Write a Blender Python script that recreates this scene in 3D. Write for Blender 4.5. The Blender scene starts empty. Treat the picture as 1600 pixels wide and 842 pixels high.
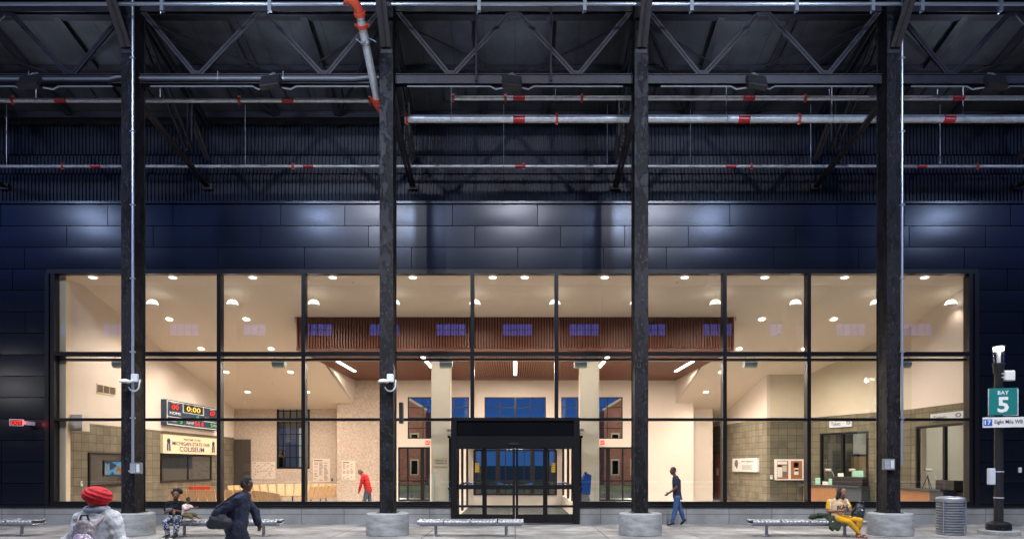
import bpy, bmesh, math, random
from mathutils import Vector, Matrix, noise
R = math.radians
random.seed(7)
S = bpy.context.scene
COL = S.collection

# ------------------------------------------------------------------ camera, world, exposure
H, F = 1.92, 1067.0            # eye height, focal length in photo pixels (24 mm on 36 mm at 1600 px)
CX, CY = 805.0, 726.0          # principal point: a shifted (rise) lens
cam = bpy.data.cameras.new('camera'); camo = bpy.data.objects.new('camera', cam); COL.objects.link(camo)
cam.sensor_width = 36.0; cam.lens = 24.0
cam.shift_x = (800 - CX) / 1600; cam.shift_y = (CY - 421) / 1600
cam.clip_end = 3000; cam.clip_start = 0.05
camo.location = (0, 0, H); camo.rotation_euler = (R(90), 0, 0)
S.camera = camo
W = bpy.data.worlds.new('World'); S.world = W; W.use_nodes = True
wn = W.node_tree.nodes; wl = W.node_tree.links
bg = wn['Background']
sky = wn.new('ShaderNodeTexSky'); sky.sky_type = 'NISHITA'; sky.sun_disc = False
sky.sun_elevation = R(-2.5); sky.sun_rotation = R(200); sky.ozone_density = 5.0; sky.air_density = 1.4
hs = wn.new('ShaderNodeHueSaturation'); hs.inputs['Saturation'].default_value = 1.15
wl.new(sky.outputs[0], hs.inputs['Color'])
tcw = wn.new('ShaderNodeTexCoord'); spw = wn.new('ShaderNodeSeparateXYZ'); wl.new(tcw.outputs['Generated'], spw.inputs[0])
crw = wn.new('ShaderNodeValToRGB'); wl.new(spw.outputs[2], crw.inputs[0])
crw.color_ramp.elements.remove(crw.color_ramp.elements[1])
for k_, (p_, c_) in enumerate(((0,(.018,.052,.165,1)),(.12,(.010,.042,.17,1)),(.205,(.10,.14,.72,1)),(.27,(.022,.034,.080,1)),(.6,(.058,.070,.096,1)))):
    e = crw.color_ramp.elements[0] if k_ == 0 else crw.color_ramp.elements.new(p_)
    e.position = p_; e.color = c_
ad = wn.new('ShaderNodeVectorMath'); ad.operation = 'MULTIPLY_ADD'; ad.inputs[1].default_value = (1, 1, 1)
wl.new(hs.outputs[0], ad.inputs[0]); wl.new(crw.outputs[0], ad.inputs[2]); wl.new(ad.outputs[0], bg.inputs['Color'])
bg.inputs['Strength'].default_value = 2.6
S.view_settings.view_transform = 'Standard'; S.view_settings.look = 'None'
S.view_settings.gamma = 1; S.view_settings.exposure = 0.0; S.view_settings.use_curve_mapping = False
S.render.engine = 'CYCLES'
S.cycles.use_denoising = True
S.cycles.max_bounces = 10; S.cycles.diffuse_bounces = 5; S.cycles.transparent_max_bounces = 24
S.cycles.sample_clamp_indirect = 4.0; S.cycles.caustics_reflective = False; S.cycles.caustics_refractive = False

def lamp(kind, name, loc, power, color, size=0.1, parent=None, aim=None, spot=None, blend=.6, sizey=None):
    l = bpy.data.lights.new(name, kind); l.energy = power; l.color = color
    if kind == 'AREA':
        l.size = size
        if sizey: l.shape = 'RECTANGLE'; l.size_y = sizey
    else: l.shadow_soft_size = size
    if kind == 'SPOT': l.spot_size = spot; l.spot_blend = blend
    o = bpy.data.objects.new(name, l); COL.objects.link(o)
    if parent: o.parent = parent; loc = Vector(loc) - ORG.get(parent.name, Vector())
    o.location = loc
    if aim is not None: o.rotation_euler = Vector(aim).to_track_quat('-Z', 'Y').to_euler()
    return o

# ------------------------------------------------------------------ helpers
ORG = {}
def at(px, py, Y): return Vector(((px - CX) / F * Y, Y, H + (CY - py) / F * Y))
def zat(py, Y): return H + (CY - py) / F * Y
def xat(px, Y): return (px - CX) / F * Y

def tag(o, label=None, cat=None, group=None, kind=None):
    if label: o['label'] = label
    if cat: o['category'] = cat
    if group: o['group'] = group
    if kind: o['kind'] = kind
    return o
def thing(name, loc, label, cat, group=None):
    o = bpy.data.objects.new(name, None); COL.objects.link(o); o.location = loc
    o.empty_display_size = .2
    ORG[o.name] = Vector(loc)
    return tag(o, label, cat, group)
def copy_tree(o, parent=None, loc=None, rotz=None, label=None):
    c = o.copy(); COL.objects.link(c); c.parent = parent
    ORG[c.name] = ORG.get(o.name, Vector())
    if loc is not None: c.location = loc; ORG[c.name] = Vector(loc)
    if rotz is not None: c.rotation_euler = (0, 0, rotz)
    if label: c['label'] = label
    for ch in o.children: copy_tree(ch, c)
    return c
def link_mesh(name, me, mat, parent=None, origin=None, smooth=False):
    o = bpy.data.objects.new(name, me); COL.objects.link(o)
    if mat and not me.materials: me.materials.append(mat)
    if parent is not None:
        o.parent = parent; g = ORG.get(parent.name, Vector())
    else:
        if origin is None:
            xs = [v.co for v in me.vertices]
            origin = Vector((sum(v.x for v in xs)/len(xs), sum(v.y for v in xs)/len(xs), min(v.z for v in xs)))
        g = Vector(origin); o.location = g
    if g.length: me.transform(Matrix.Translation(-g))
    ORG[o.name] = Vector(g)
    if smooth:
        for p in me.polygons: p.use_smooth = True
    return o

class MB:
    def __init__(s): s.v = []; s.f = []; s.mi = []; s.cur = 0
    def add(s, vs, fs):
        n = len(s.v); s.v += [tuple(v) for v in vs]; s.f += [tuple(i + n for i in f) for f in fs]; s.mi += [s.cur] * len(fs); return s
    def box(s, x0, x1, y0, y1, z0, z1):
        if x0 > x1: x0, x1 = x1, x0
        if y0 > y1: y0, y1 = y1, y0
        if z0 > z1: z0, z1 = z1, z0
        return s.add([(x, y, z) for z in (z0, z1) for y in (y0, y1) for x in (x0, x1)],
              [(0,2,3,1),(4,5,7,6),(0,1,5,4),(2,6,7,3),(0,4,6,2),(1,3,7,5)])
    def obox(s, c, a, b, d):      # centre and three half-extent vectors
        c, a, b, d = map(Vector, (c, a, b, d))
        if a.cross(b).dot(d) < 0: a = -a
        return s.add([c + i*a + j*b + k*d for k in (-1, 1) for j in (-1, 1) for i in (-1, 1)],
              [(0,2,3,1),(4,5,7,6),(0,1,5,4),(2,6,7,3),(0,4,6,2),(1,3,7,5)])
    def bar(s, p, q, w, h, up=(0,0,1)):   # w across, h along up
        p, q = Vector(p), Vector(q); d = (q - p)
        L = d.length/2; d.normalize(); up = Vector(up)
        side = d.cross(up)
        if side.length < 1e-4: side = d.cross(Vector((1,0,0)))
        side.normalize(); u = side.cross(d)
        return s.obox((p+q)/2, d*L, side*w/2, u*h/2)
    def quad(s, a, b, c, d): return s.add([a, b, c, d], [(0,1,2,3)])
    def tube(s, pts, r, n=10, cap=True, radii=None):
        pts = [Vector(p) for p in pts]; vs = []; fs = []
        prev = None
        for i, p in enumerate(pts):
            t = (pts[min(i+1, len(pts)-1)] - pts[max(i-1, 0)]).normalized()
            if prev is None:
                a = Vector((0,0,1)) if abs(t.z) < .9 else Vector((1,0,0))
                u = t.cross(a).normalized()
            else: u = (prev - t*prev.dot(t)).normalized()
            prev = u; w = t.cross(u)
            rr = radii[i] if radii else r
            vs += [p + (u*math.cos(2*math.pi*k/n) + w*math.sin(2*math.pi*k/n))*rr for k in range(n)]
        for i in range(len(pts)-1):
            for k in range(n):
                fs.append((i*n+k, i*n+(k+1)%n, (i+1)*n+(k+1)%n, (i+1)*n+k))
        if cap: fs += [tuple(range(n))[::-1], tuple((len(pts)-1)*n+k for k in range(n))]
        return s.add(vs, fs)
    def lathe(s, prof, c, n=32, sx=1, sy=1):
        c = Vector(c); vs = []; fs = []
        for r, z in prof: vs += [c + Vector((r*math.cos(2*math.pi*k/n)*sx, r*math.sin(2*math.pi*k/n)*sy, z)) for k in range(n)]
        for i in range(len(prof)-1):
            for k in range(n): fs.append((i*n+k, i*n+(k+1)%n, (i+1)*n+(k+1)%n, (i+1)*n+k))
        fs += [tuple(range(n))[::-1], tuple((len(prof)-1)*n+k for k in range(n))]
        return s.add(vs, fs)
    def build(s, name, mat, parent=None, smooth=False, bevel=0, origin=None, seg=1, angle=30):
        me = bpy.data.meshes.new(name); me.from_pydata(s.v, [], s.f)
        mats = mat if isinstance(mat, (list, tuple)) else [mat]
        for m in mats: me.materials.append(m)
        if len(mats) > 1:
            for p, k in zip(me.polygons, s.mi): p.material_index = k
        me.update()
        o = link_mesh(name, me, None, parent, origin)
        if smooth:
            for p in me.polygons: p.use_smooth = True
            try: me.set_sharp_from_angle(angle=R(angle))
            except Exception: pass
        if bevel:
            m = o.modifiers.new('bevel', 'BEVEL'); m.width = bevel; m.segments = seg; m.limit_method = 'ANGLE'; m.harden_normals = False
        return o

def text(s, h, c, right, up, mat, parent, width=None, depth=.004, name='lettering', align='CENTER', bold=0, label=None, shear=0):
    cu = bpy.data.curves.new(name, 'FONT'); cu.body = s; cu.size = 1; cu.align_x = align; cu.align_y = 'CENTER'
    cu.extrude = 0.001; cu.offset = bold; cu.resolution_u = 2; cu.shear = shear
    o = bpy.data.objects.new('tmp', cu); COL.objects.link(o)
    bpy.context.view_layer.update()
    me = bpy.data.meshes.new_from_object(o.evaluated_get(bpy.context.evaluated_depsgraph_get()))
    bpy.data.objects.remove(o); bpy.data.curves.remove(cu)
    xs = [v.co.x for v in me.vertices]; ys = [v.co.y for v in me.vertices]
    w0 = max(xs) - min(xs); hh = .70
    right, up = Vector(right).normalized(), Vector(up).normalized(); n = right.cross(up)
    sy = h / hh; sx = width / w0 if width else sy
    mx = (max(xs)+min(xs))/2 if align == 'CENTER' else min(xs)
    my = (max(ys)+min(ys))/2 if align == 'CENTER' else 0
    for v in me.vertices:
        p = Vector(c) + right*(v.co.x-mx)*sx + up*(v.co.y-my)*sy + n*(depth + v.co.z)
        v.co = p
    me.name = name; me.materials.clear(); me.materials.append(mat)
    return link_mesh(name, me, None, parent)

# ------------------------------------------------------------------ materials
MATS = {}
def mat(name, color=(.5,.5,.5), rough=.6, metal=0, spec=.5, var=0, vscale=3, bump=0, bscale=40, emit=None, estr=0, coat=0, stretch=(1,1,1), var2=None, detail=4, bdist=.02):
    m = bpy.data.materials.new(name); m.use_nodes = True; nt = m.node_tree; b = nt.nodes['Principled BSDF']
    b.inputs['Base Color'].default_value = (*color, 1); b.inputs['Roughness'].default_value = rough
    b.inputs['Metallic'].default_value = metal; b.inputs['Specular IOR Level'].default_value = spec
    if coat: b.inputs['Coat Weight'].default_value = coat
    if emit: b.inputs['Emission Color'].default_value = (*emit, 1); b.inputs['Emission Strength'].default_value = estr
    if var or bump:
        tc = nt.nodes.new('ShaderNodeTexCoord'); mp = nt.nodes.new('ShaderNodeMapping'); mp.inputs['Scale'].default_value = stretch
        nt.links.new(tc.outputs['Object'], mp.inputs[0])
    if var:
        n1 = nt.nodes.new('ShaderNodeTexNoise'); n1.inputs['Scale'].default_value = vscale; n1.inputs['Detail'].default_value = detail+2; n1.inputs['Roughness'].default_value = .65
        nt.links.new(mp.outputs[0], n1.inputs[0])
        mr = nt.nodes.new('ShaderNodeMapRange'); mr.inputs[1].default_value = .3; mr.inputs[2].default_value = .7; nt.links.new(n1.outputs[0], mr.inputs[0])
        mx = nt.nodes.new('ShaderNodeMix'); mx.data_type = 'RGBA'
        c2 = var2 or tuple(min(1, c*(1+var)) for c in color); c1 = tuple(c*(1-var) for c in color) if not var2 else color
        mx.inputs[6].default_value = (*c1, 1); mx.inputs[7].default_value = (*c2, 1)
        nt.links.new(mr.outputs[0], mx.inputs[0]); nt.links.new(mx.outputs[2], b.inputs['Base Color'])
        mr2 = nt.nodes.new('ShaderNodeMapRange'); mr2.inputs[3].default_value = max(.05, rough-.08); mr2.inputs[4].default_value = min(1, rough+.08)
        nt.links.new(n1.outputs[0], mr2.inputs[0]); nt.links.new(mr2.outputs[0], b.inputs['Roughness'])
    if bump:
        n2 = nt.nodes.new('ShaderNodeTexNoise'); n2.inputs['Scale'].default_value = bscale; n2.inputs['Detail'].default_value = detail
        nt.links.new(mp.outputs[0], n2.inputs[0])
        bp = nt.nodes.new('ShaderNodeBump'); bp.inputs['Strength'].default_value = min(1, bump); bp.inputs['Distance'].default_value = bdist
        nt.links.new(n2.outputs[0], bp.inputs['Height']); nt.links.new(bp.outputs[0], b.inputs['Normal'])
    MATS[name] = m
    return m

def uvw(nt, tu):      # (dot(P,tu), z) of world position as a 2D vector
    g = nt.nodes.new('ShaderNodeNewGeometry'); d = nt.nodes.new('ShaderNodeVectorMath'); d.operation = 'DOT_PRODUCT'
    d.inputs[1].default_value = (tu[0], tu[1], 0); nt.links.new(g.outputs['Position'], d.inputs[0])
    sp = nt.nodes.new('ShaderNodeSeparateXYZ'); nt.links.new(g.outputs['Position'], sp.inputs[0])
    c = nt.nodes.new('ShaderNodeCombineXYZ'); nt.links.new(d.outputs['Value'], c.inputs[0])
    return c, sp, g
def brick(name, tu, c1, c2, mortar, bw, bh, ms=.012, offset=0, rough=.85, floor=False, bumpd=.3, zoff=0, noise_amt=.5):
    m = bpy.data.materials.new(name); m.use_nodes = True; nt = m.node_tree; b = nt.nodes['Principled BSDF']
    c, sp, g = uvw(nt, tu)
    if floor: nt.links.new(sp.outputs[1], c.inputs[1])
    else:
        ad = nt.nodes.new('ShaderNodeMath'); ad.inputs[1].default_value = zoff; nt.links.new(sp.outputs[2], ad.inputs[0]); nt.links.new(ad.outputs[0], c.inputs[1])
    br = nt.nodes.new('ShaderNodeTexBrick'); br.offset = offset; br.squash = 1
    for k, val in (('Scale', 1), ('Mortar Size', ms), ('Mortar Smooth', .2), ('Brick Width', bw), ('Row Height', bh), ('Bias', 0)): br.inputs[k].default_value = val
    br.inputs['Color1'].default_value = (*c1, 1); br.inputs['Color2'].default_value = (*c2, 1); br.inputs['Mortar'].default_value = (*mortar, 1)
    nt.links.new(c.outputs[0], br.inputs['Vector'])
    n = nt.nodes.new('ShaderNodeTexNoise'); n.inputs['Scale'].default_value = 1.3; n.inputs['Detail'].default_value = 9; n.inputs['Roughness'].default_value = .7
    nt.links.new(g.outputs['Position'], n.inputs[0])
    mr = nt.nodes.new('ShaderNodeMapRange'); mr.inputs[1].default_value = .25; mr.inputs[2].default_value = .75; mr.inputs[3].default_value = 1-noise_amt*.6; mr.inputs[4].default_value = 1+noise_amt*.5
    nt.links.new(n.outputs[0], mr.inputs[0])
    mu = nt.nodes.new('ShaderNodeVectorMath'); mu.operation = 'SCALE'; nt.links.new(br.outputs[0], mu.inputs[0]); nt.links.new(mr.outputs[0], mu.inputs['Scale'])
    last = mu.outputs[0]
    if floor:      # old stains and small dark spots trodden into the surface
        n3 = nt.nodes.new('ShaderNodeTexNoise'); n3.inputs['Scale'].default_value = .55; n3.inputs['Detail'].default_value = 8; n3.inputs['Distortion'].default_value = .6; nt.links.new(g.outputs['Position'], n3.inputs[0])
        m3 = nt.nodes.new('ShaderNodeMapRange'); m3.inputs[1].default_value = .42; m3.inputs[2].default_value = .62; m3.inputs[3].default_value = .66; m3.inputs[4].default_value = 1.12; nt.links.new(n3.outputs[0], m3.inputs[0])
        vo = nt.nodes.new('ShaderNodeTexVoronoi'); vo.inputs['Scale'].default_value = 2.3; nt.links.new(g.outputs['Position'], vo.inputs[0])
        m4 = nt.nodes.new('ShaderNodeMapRange'); m4.inputs[1].default_value = .05; m4.inputs[2].default_value = .09; m4.inputs[3].default_value = .45; m4.inputs[4].default_value = 1; nt.links.new(vo.outputs['Distance'], m4.inputs[0])
        ml = nt.nodes.new('ShaderNodeMath'); ml.operation = 'MULTIPLY'; nt.links.new(m3.outputs[0], ml.inputs[0]); nt.links.new(m4.outputs[0], ml.inputs[1])
        s3 = nt.nodes.new('ShaderNodeVectorMath'); s3.operation = 'SCALE'; nt.links.new(last, s3.inputs[0]); nt.links.new(ml.outputs[0], s3.inputs['Scale']); last = s3.outputs[0]
    nt.links.new(last, b.inputs['Base Color'])
    b.inputs['Roughness'].default_value = rough
    bp = nt.nodes.new('ShaderNodeBump'); bp.inputs['Strength'].default_value = bumpd; bp.inputs['Distance'].default_value = .01; bp.invert = True
    nt.links.new(br.outputs['Fac'], bp.inputs['Height'])
    n2 = nt.nodes.new('ShaderNodeTexNoise'); n2.inputs['Scale'].default_value = 60; nt.links.new(g.outputs['Position'], n2.inputs[0])
    bp2 = nt.nodes.new('ShaderNodeBump'); bp2.inputs['Strength'].default_value = .25; bp2.inputs['Distance'].default_value = .006
    nt.links.new(n2.outputs[0], bp2.inputs['Height']); nt.links.new(bp.outputs[0], bp2.inputs['Normal']); nt.links.new(bp2.outputs[0], b.inputs['Normal'])
    return m
def glassmat(name, tint=(1,1,1), gain=1.0, rough=0.0):
    m = bpy.data.materials.new(name); m.use_nodes = True; nt = m.node_tree; nt.nodes.clear()
    out = nt.nodes.new('ShaderNodeOutputMaterial'); mx = nt.nodes.new('ShaderNodeMixShader')
    t = nt.nodes.new('ShaderNodeBsdfTransparent'); t.inputs[0].default_value = (*tint, 1)
    g = nt.nodes.new('ShaderNodeBsdfGlossy'); g.inputs['Roughness'].default_value = rough
    ge = nt.nodes.new('ShaderNodeNewGeometry'); dt = nt.nodes.new('ShaderNodeVectorMath'); dt.operation = 'DOT_PRODUCT'
    nt.links.new(ge.outputs['Incoming'], dt.inputs[0]); nt.links.new(ge.outputs['Normal'], dt.inputs[1])
    def mth(op, a, b):
        n_ = nt.nodes.new('ShaderNodeMath'); n_.operation = op; n_.use_clamp = op == 'SUBTRACT'
        for k, v_ in enumerate((a, b)):
            if v_ is None: continue
            if isinstance(v_, (int, float)): n_.inputs[k].default_value = v_
            else: nt.links.new(v_.outputs['Value'], n_.inputs[k])
        return n_
    c_ = mth('ABSOLUTE', dt, None); p5 = mth('POWER', mth('SUBTRACT', 1.0, c_), 5.0)      # Schlick, the same for both faces of the pane
    mu = mth('MULTIPLY', mth('ADD', mth('MULTIPLY', p5, .96), .04), gain)
    nt.links.new(mu.outputs[0], mx.inputs[0])
    nt.links.new(t.outputs[0], mx.inputs[1]); nt.links.new(g.outputs[0], mx.inputs[2]); nt.links.new(mx.outputs[0], out.inputs[0])
    return m

M = {}
M['panel'] = mat('navy_metal_panel', (.008,.0115,.021), .235, .45, .5, bump=.03, bscale=2.2)
M['joint'] = mat('dark_joint', (.004,.004,.006), .8)
M['rib'] = mat('ribbed_metal', (.020,.024,.038), .45, .4, .5, var=.2, vscale=2)
M['col'] = mat('flaking_black_paint', (.008,.008,.011), .34, .0, .55, var=.4, vscale=7, var2=(.030,.030,.036), bump=1, bscale=11, detail=9, stretch=(1,1,.55), bdist=.05)
M['steel'] = mat('dark_steel_paint', (.024,.024,.031), .5, .2, .5, var=.35, vscale=3, bump=.3, bscale=14)
M['brown_steel'] = mat('brownish_steel_paint', (.045,.038,.040), .5, .2, .5, var=.25, vscale=4)
M['galv'] = mat('galvanised_pipe', (.66,.70,.72), .42, .45, .5, var=.22, vscale=7, bump=.1)
M['cond'] = mat('conduit_metal', (.40,.45,.50), .35, .7)
M['red'] = mat('red_tape', (.55,.02,.03), .5, var=.1)
M['orange'] = mat('orange_red_coupling', (.55,.07,.03), .45)
M['white'] = mat('white_paint', (.75,.75,.73), .5)
M['offwhite'] = mat('pale_grey_plastic', (.55,.60,.66), .45)
M['black'] = mat('black_plastic', (.012,.012,.014), .45)
M['frame'] = mat('black_frame_metal', (.008,.008,.010), .35, .3, .5)
M['reveal'] = mat('brown_reveal', (.05,.04,.035), .5)
M['cream'] = mat('cream_plaster', (.67,.595,.53), .85, var=.04, vscale=.7, bump=.05, bscale=60)
M['cream_d'] = mat('cream_ceiling', (.74,.655,.56), .9, var=.03, vscale=.6)
M['pier'] = mat('beige_pier_paint', (.56,.51,.40), .8, var=.03)
M['cork'] = mat('cork_wall', (.44,.36,.30), .9, var=.30, vscale=11, bump=.15, bscale=30)
M['tan'] = mat('tan_trim', (.75,.62,.45), .7)  # plain tan colour for trims, frames and ceiling joints
M['ifloor'] = mat('pale_bounce_floor', (.45,.42,.37), .3, var=.2, vscale=6)  # made pale so the hidden floor bounces light up to the ceiling
M['wood'] = mat('red_brown_wood', (.17,.064,.038), .5, var=.25, vscale=2, stretch=(6,1,1))
M['woodback'] = mat('black_soffit_backing', (.010,.007,.006), .9)
M['maple'] = mat('maple_slat', (.52,.33,.17), .45, var=.12, vscale=3, stretch=(1,1,5))
M['concrete'] = mat('cast_concrete', (.275,.29,.295), .85, var=.38, vscale=2.6, bump=.35, bscale=25, stretch=(1,1,2.5))
M['base'] = brick('base_block', (1,0), (.235,.24,.235), (.265,.27,.265), (.11,.11,.11), 1.39, .36, .012, zoff=.04)
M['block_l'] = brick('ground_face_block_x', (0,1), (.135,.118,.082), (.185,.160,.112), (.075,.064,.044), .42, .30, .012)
P1A, P1B = Vector((15.5,26.7)), Vector((15.72,22.5))
P2A, P2B = Vector((13.6,31.6)), Vector((15.5,26.7))
SDA, SDB = Vector((11.3,39.0)), Vector((11.65,31.6))
def unit(a, b): return (b - a).normalized()
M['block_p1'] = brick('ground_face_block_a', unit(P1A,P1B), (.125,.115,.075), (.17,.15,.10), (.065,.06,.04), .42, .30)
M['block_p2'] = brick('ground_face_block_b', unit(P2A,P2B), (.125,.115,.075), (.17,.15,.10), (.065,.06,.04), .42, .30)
M['block_shaded'] = brick('ground_face_block_shaded', (1,0), (.095,.09,.062), (.13,.12,.083), (.05,.045,.035), .42, .30)  # darker copy of the block: shade of the camera-facing wall put into the colour
M['block_lit'] = brick('ground_face_block_lit', unit(SDA,SDB), (.165,.147,.105), (.225,.200,.145), (.085,.074,.052), .42, .30)  # lighter copy of the block: light on the side wall put into the colour
M['glass'] = glassmat('window_glass', (.97,.98,.97), 1.5)
M['glass_in'] = glassmat('inner_glass', (.80,.86,.84), 1.4)
M['glass_dk'] = glassmat('dark_glass', (.20,.25,.27), 1.6)
M['perf'] = mat('brushed_steel', (.40,.42,.46), .46, .8, .5, var=.12, vscale=12)
M['steelleg'] = mat('grey_steel_leg', (.30,.32,.35), .4, .7)
M['teal'] = mat('teal_sign', (.0,.18,.17), .5)
M['blue'] = mat('blue_sign', (.01,.10,.45), .5)
M['textwhite'] = mat('white_lettering', (.8,.8,.8), .5)
M['textblack'] = mat('black_lettering', (.012,.012,.016), .5)
M['signcream'] = mat('cream_sign', (.78,.64,.42), .5)
M['navytext'] = mat('navy_lettering', (.02,.02,.12), .5)
M['boardblue'] = mat('scoreboard_blue', (.02,.045,.085), .4)
M['led_r'] = mat('red_led', (.3,0,0), .5, emit=(1,.03,.02), estr=2.2)
M['led_y'] = mat('amber_led', (.3,.15,0), .5, emit=(1,.55,.10), estr=2.2)
M['led_g'] = mat('green_led', (0,.2,.05), .5, emit=(.03,.8,.2), estr=1.2)
M['exit'] = mat('exit_glow', (.6,.02,.01), .5, emit=(1,.05,.02), estr=.9)
M['corkboard'] = mat('cork_board', (.35,.13,.05), .9, var=.15, vscale=20)
M['paper'] = mat('paper', (.72,.70,.64), .8)
M['papergreen'] = mat('green_paper', (.30,.55,.42), .8)
M['counter'] = mat('blue_grey_counter', (.05,.065,.08), .4)
M['counterwood'] = mat('counter_wood', (.32,.155,.065), .5, var=.15, vscale=3, stretch=(1,1,6))
M['lens'] = mat('lamp_diffuser', (.9,.9,.85), .4, emit=(1,.93,.80), estr=9)
M['dome'] = mat('dome_lamp_glow', (.9,.9,.85), .4, emit=(1,.96,.90), estr=2.2)
M['strip'] = mat('strip_lamp_glow', (.9,.9,.85), .4, emit=(1,.90,.74), estr=12)
M['speaker'] = mat('grey_green_metal', (.48,.54,.49), .45, .2)
M['yellow'] = mat('yellow_notice', (.75,.55,.05), .6)
M['doorred'] = mat('brown_door', (.28,.10,.06), .5)
M['firered'] = mat('fire_red', (.5,.01,.01), .4)

def flaking():
    m = bpy.data.materials.new('flaking_black_paint'); m.use_nodes = True; nt = m.node_tree; b = nt.nodes['Principled BSDF']
    g = nt.nodes.new('ShaderNodeNewGeometry'); mp = nt.nodes.new('ShaderNodeMapping'); mp.inputs['Scale'].default_value = (1,1,.45); nt.links.new(g.outputs['Position'], mp.inputs[0])
    n = nt.nodes.new('ShaderNodeTexNoise'); n.inputs['Scale'].default_value = 3.2; n.inputs['Detail'].default_value = 12; n.inputs['Roughness'].default_value = .72; nt.links.new(mp.outputs[0], n.inputs[0])
    cr = nt.nodes.new('ShaderNodeValToRGB'); cr.color_ramp.elements[0].position = .49; cr.color_ramp.elements[1].position = .515; nt.links.new(n.outputs[0], cr.inputs[0])
    n2 = nt.nodes.new('ShaderNodeTexNoise'); n2.inputs['Scale'].default_value = 22; n2.inputs['Detail'].default_value = 6; nt.links.new(mp.outputs[0], n2.inputs[0])
    cr2 = nt.nodes.new('ShaderNodeValToRGB'); cr2.color_ramp.elements[0].position = .60; cr2.color_ramp.elements[1].position = .63; nt.links.new(n2.outputs[0], cr2.inputs[0])
    mx = nt.nodes.new('ShaderNodeMix'); mx.data_type = 'RGBA'; mx.inputs[6].default_value = (.004,.004,.005,1); mx.inputs[7].default_value = (.012,.012,.016,1); nt.links.new(cr.outputs[0], mx.inputs[0])
    mx2 = nt.nodes.new('ShaderNodeMix'); mx2.data_type = 'RGBA'; mx2.inputs[7].default_value = (.034,.034,.040,1); nt.links.new(mx.outputs[2], mx2.inputs[6]); nt.links.new(cr2.outputs[0], mx2.inputs[0])
    nt.links.new(mx2.outputs[2], b.inputs['Base Color'])
    mr = nt.nodes.new('ShaderNodeMapRange'); mr.inputs[3].default_value = .58; mr.inputs[4].default_value = .48; nt.links.new(cr.outputs[0], mr.inputs[0]); nt.links.new(mr.outputs[0], b.inputs['Roughness'])
    bp = nt.nodes.new('ShaderNodeBump'); bp.inputs['Strength'].default_value = .7; bp.inputs['Distance'].default_value = .006; nt.links.new(cr.outputs[0], bp.inputs['Height'])
    bp2 = nt.nodes.new('ShaderNodeBump'); bp2.inputs['Strength'].default_value = .35; bp2.inputs['Distance'].default_value = .006; nt.links.new(n2.outputs[0], bp2.inputs['Height']); nt.links.new(bp.outputs[0], bp2.inputs['Normal'])
    nt.links.new(bp2.outputs[0], b.inputs['Normal']); b.inputs['Specular IOR Level'].default_value = .22
    return m
M['col'] = flaking()
# ================================================================== the setting
WY = 22.2                                  # facade plane
M['pave'] = brick('concrete_pavement', (1,0), (.275,.272,.265), (.33,.325,.315), (.04,.04,.04), 2.45, 1.52, .014, rough=.75, floor=True, noise_amt=1.0)
M['asphalt'] = mat('asphalt', (.05,.05,.052), .85, var=.3, vscale=8, bump=.4, bscale=80)
M['grass'] = mat('grass_green', (.030,.065,.018), .95, var=.4, vscale=.6)
tag(MB().box(-900,900,-300,1500,-.3,-.06).build('ground', M['grass']), kind='structure')
tag(MB().box(-80,80,-40,-4,-.2,-.03).build('road', M['asphalt']), kind='structure')
tag(MB().box(-60,60,-4,WY+.3,-.2,0).build('pavement', M['pave']), kind='structure')
tag(MB().box(-15.6,17,WY+.3,39.5,-.2,.004).build('interior_floor', M['ifloor']), kind='structure')

# ================================================================== terminal building
B = thing('terminal_building', (0, WY, 0), 'long navy metal-panel station hall with a huge window wall and ribbed upper wall', 'building')
OL, OR_, OT, OB = xat(72,WY), xat(1528,WY), 8.28, .62
rng = random.Random(3)
PH = .6957; top = 10.37
seams = {0:[-170,2,169,271,439,539,707,840,993,1140,1307,1413,1578],1:[-60,105,240,408,576,742,876,976,1075,1242,1420,1539],2:[-100,39,200,341,476,643,809,943,1041,1208,1341,1506],
 3:[20,1573],4:[-60,1640],5:[40,1598],6:[-30,1660],7:[-80,1640],8:[-20,1660],9:[-60,1593],10:[-30,1650],11:[3,1620],12:[3,1600],13:[3,1640]}
pm = MB()
for r in range(14):
    z1 = top - PH*r; z0 = z1 - PH
    xs = sorted([xat(p, WY) for p in seams[r]] + [-27, 27, -22.5, 21.5])
    spans = []
    for a, b in zip(xs, xs[1:]):
        if r < 3: spans.append((a, b))
        else:
            if a < OL: spans.append((a, min(b, OL)))
            if b > OR_: spans.append((max(a, OR_), b))
    for a, b in spans:
        if b - a < .06: continue
        g = .011; n = 5
        tx, tz, bow = rng.uniform(-.006,.006), rng.uniform(-.004,.006), rng.uniform(.002,.007)
        vs = []; fs = []
        for j in range(n+1):
            for i in range(n+1):
                u, w = i/n, j/n
                y = WY - .03 + tx*(u-.5) + tz*(w-.5) - bow*(1-(2*u-1)**2)*(1-(2*w-1)**2)
                vs.append((a+g+(b-a-2*g)*u, y, z0+g+(z1-z0-2*g)*w))
        for j in range(n):
            for i in range(n): fs.append((j*(n+1)+i, j*(n+1)+i+1, (j+1)*(n+1)+i+1, (j+1)*(n+1)+i))
        k = len(vs)
        ring = [(a+g,z0+g),(b-g,z0+g),(b-g,z1-g),(a+g,z1-g)]
        for (x, z) in ring: vs.append((x, WY-.03+.04, z))
        co = [0, n, (n+1)*(n+1)-1, n*(n+1)]
        for q in range(4): fs.append((co[q], k+q, k+(q+1)%4, co[(q+1)%4]))
        pm.add(vs, fs)
pm.build('metal_panel_cladding', M['panel'], B, smooth=True, angle=25)
bk = MB(); bk.box(-27,27,WY+.01,WY+.12,OT+.01,10.36); bk.box(-27,OL-.02,WY+.01,WY+.12,OB,OT+.01); bk.box(OR_+.02,27,WY+.01,WY+.12,OB,OT+.01)
bk.build('cladding_backing', M['joint'], B)
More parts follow.
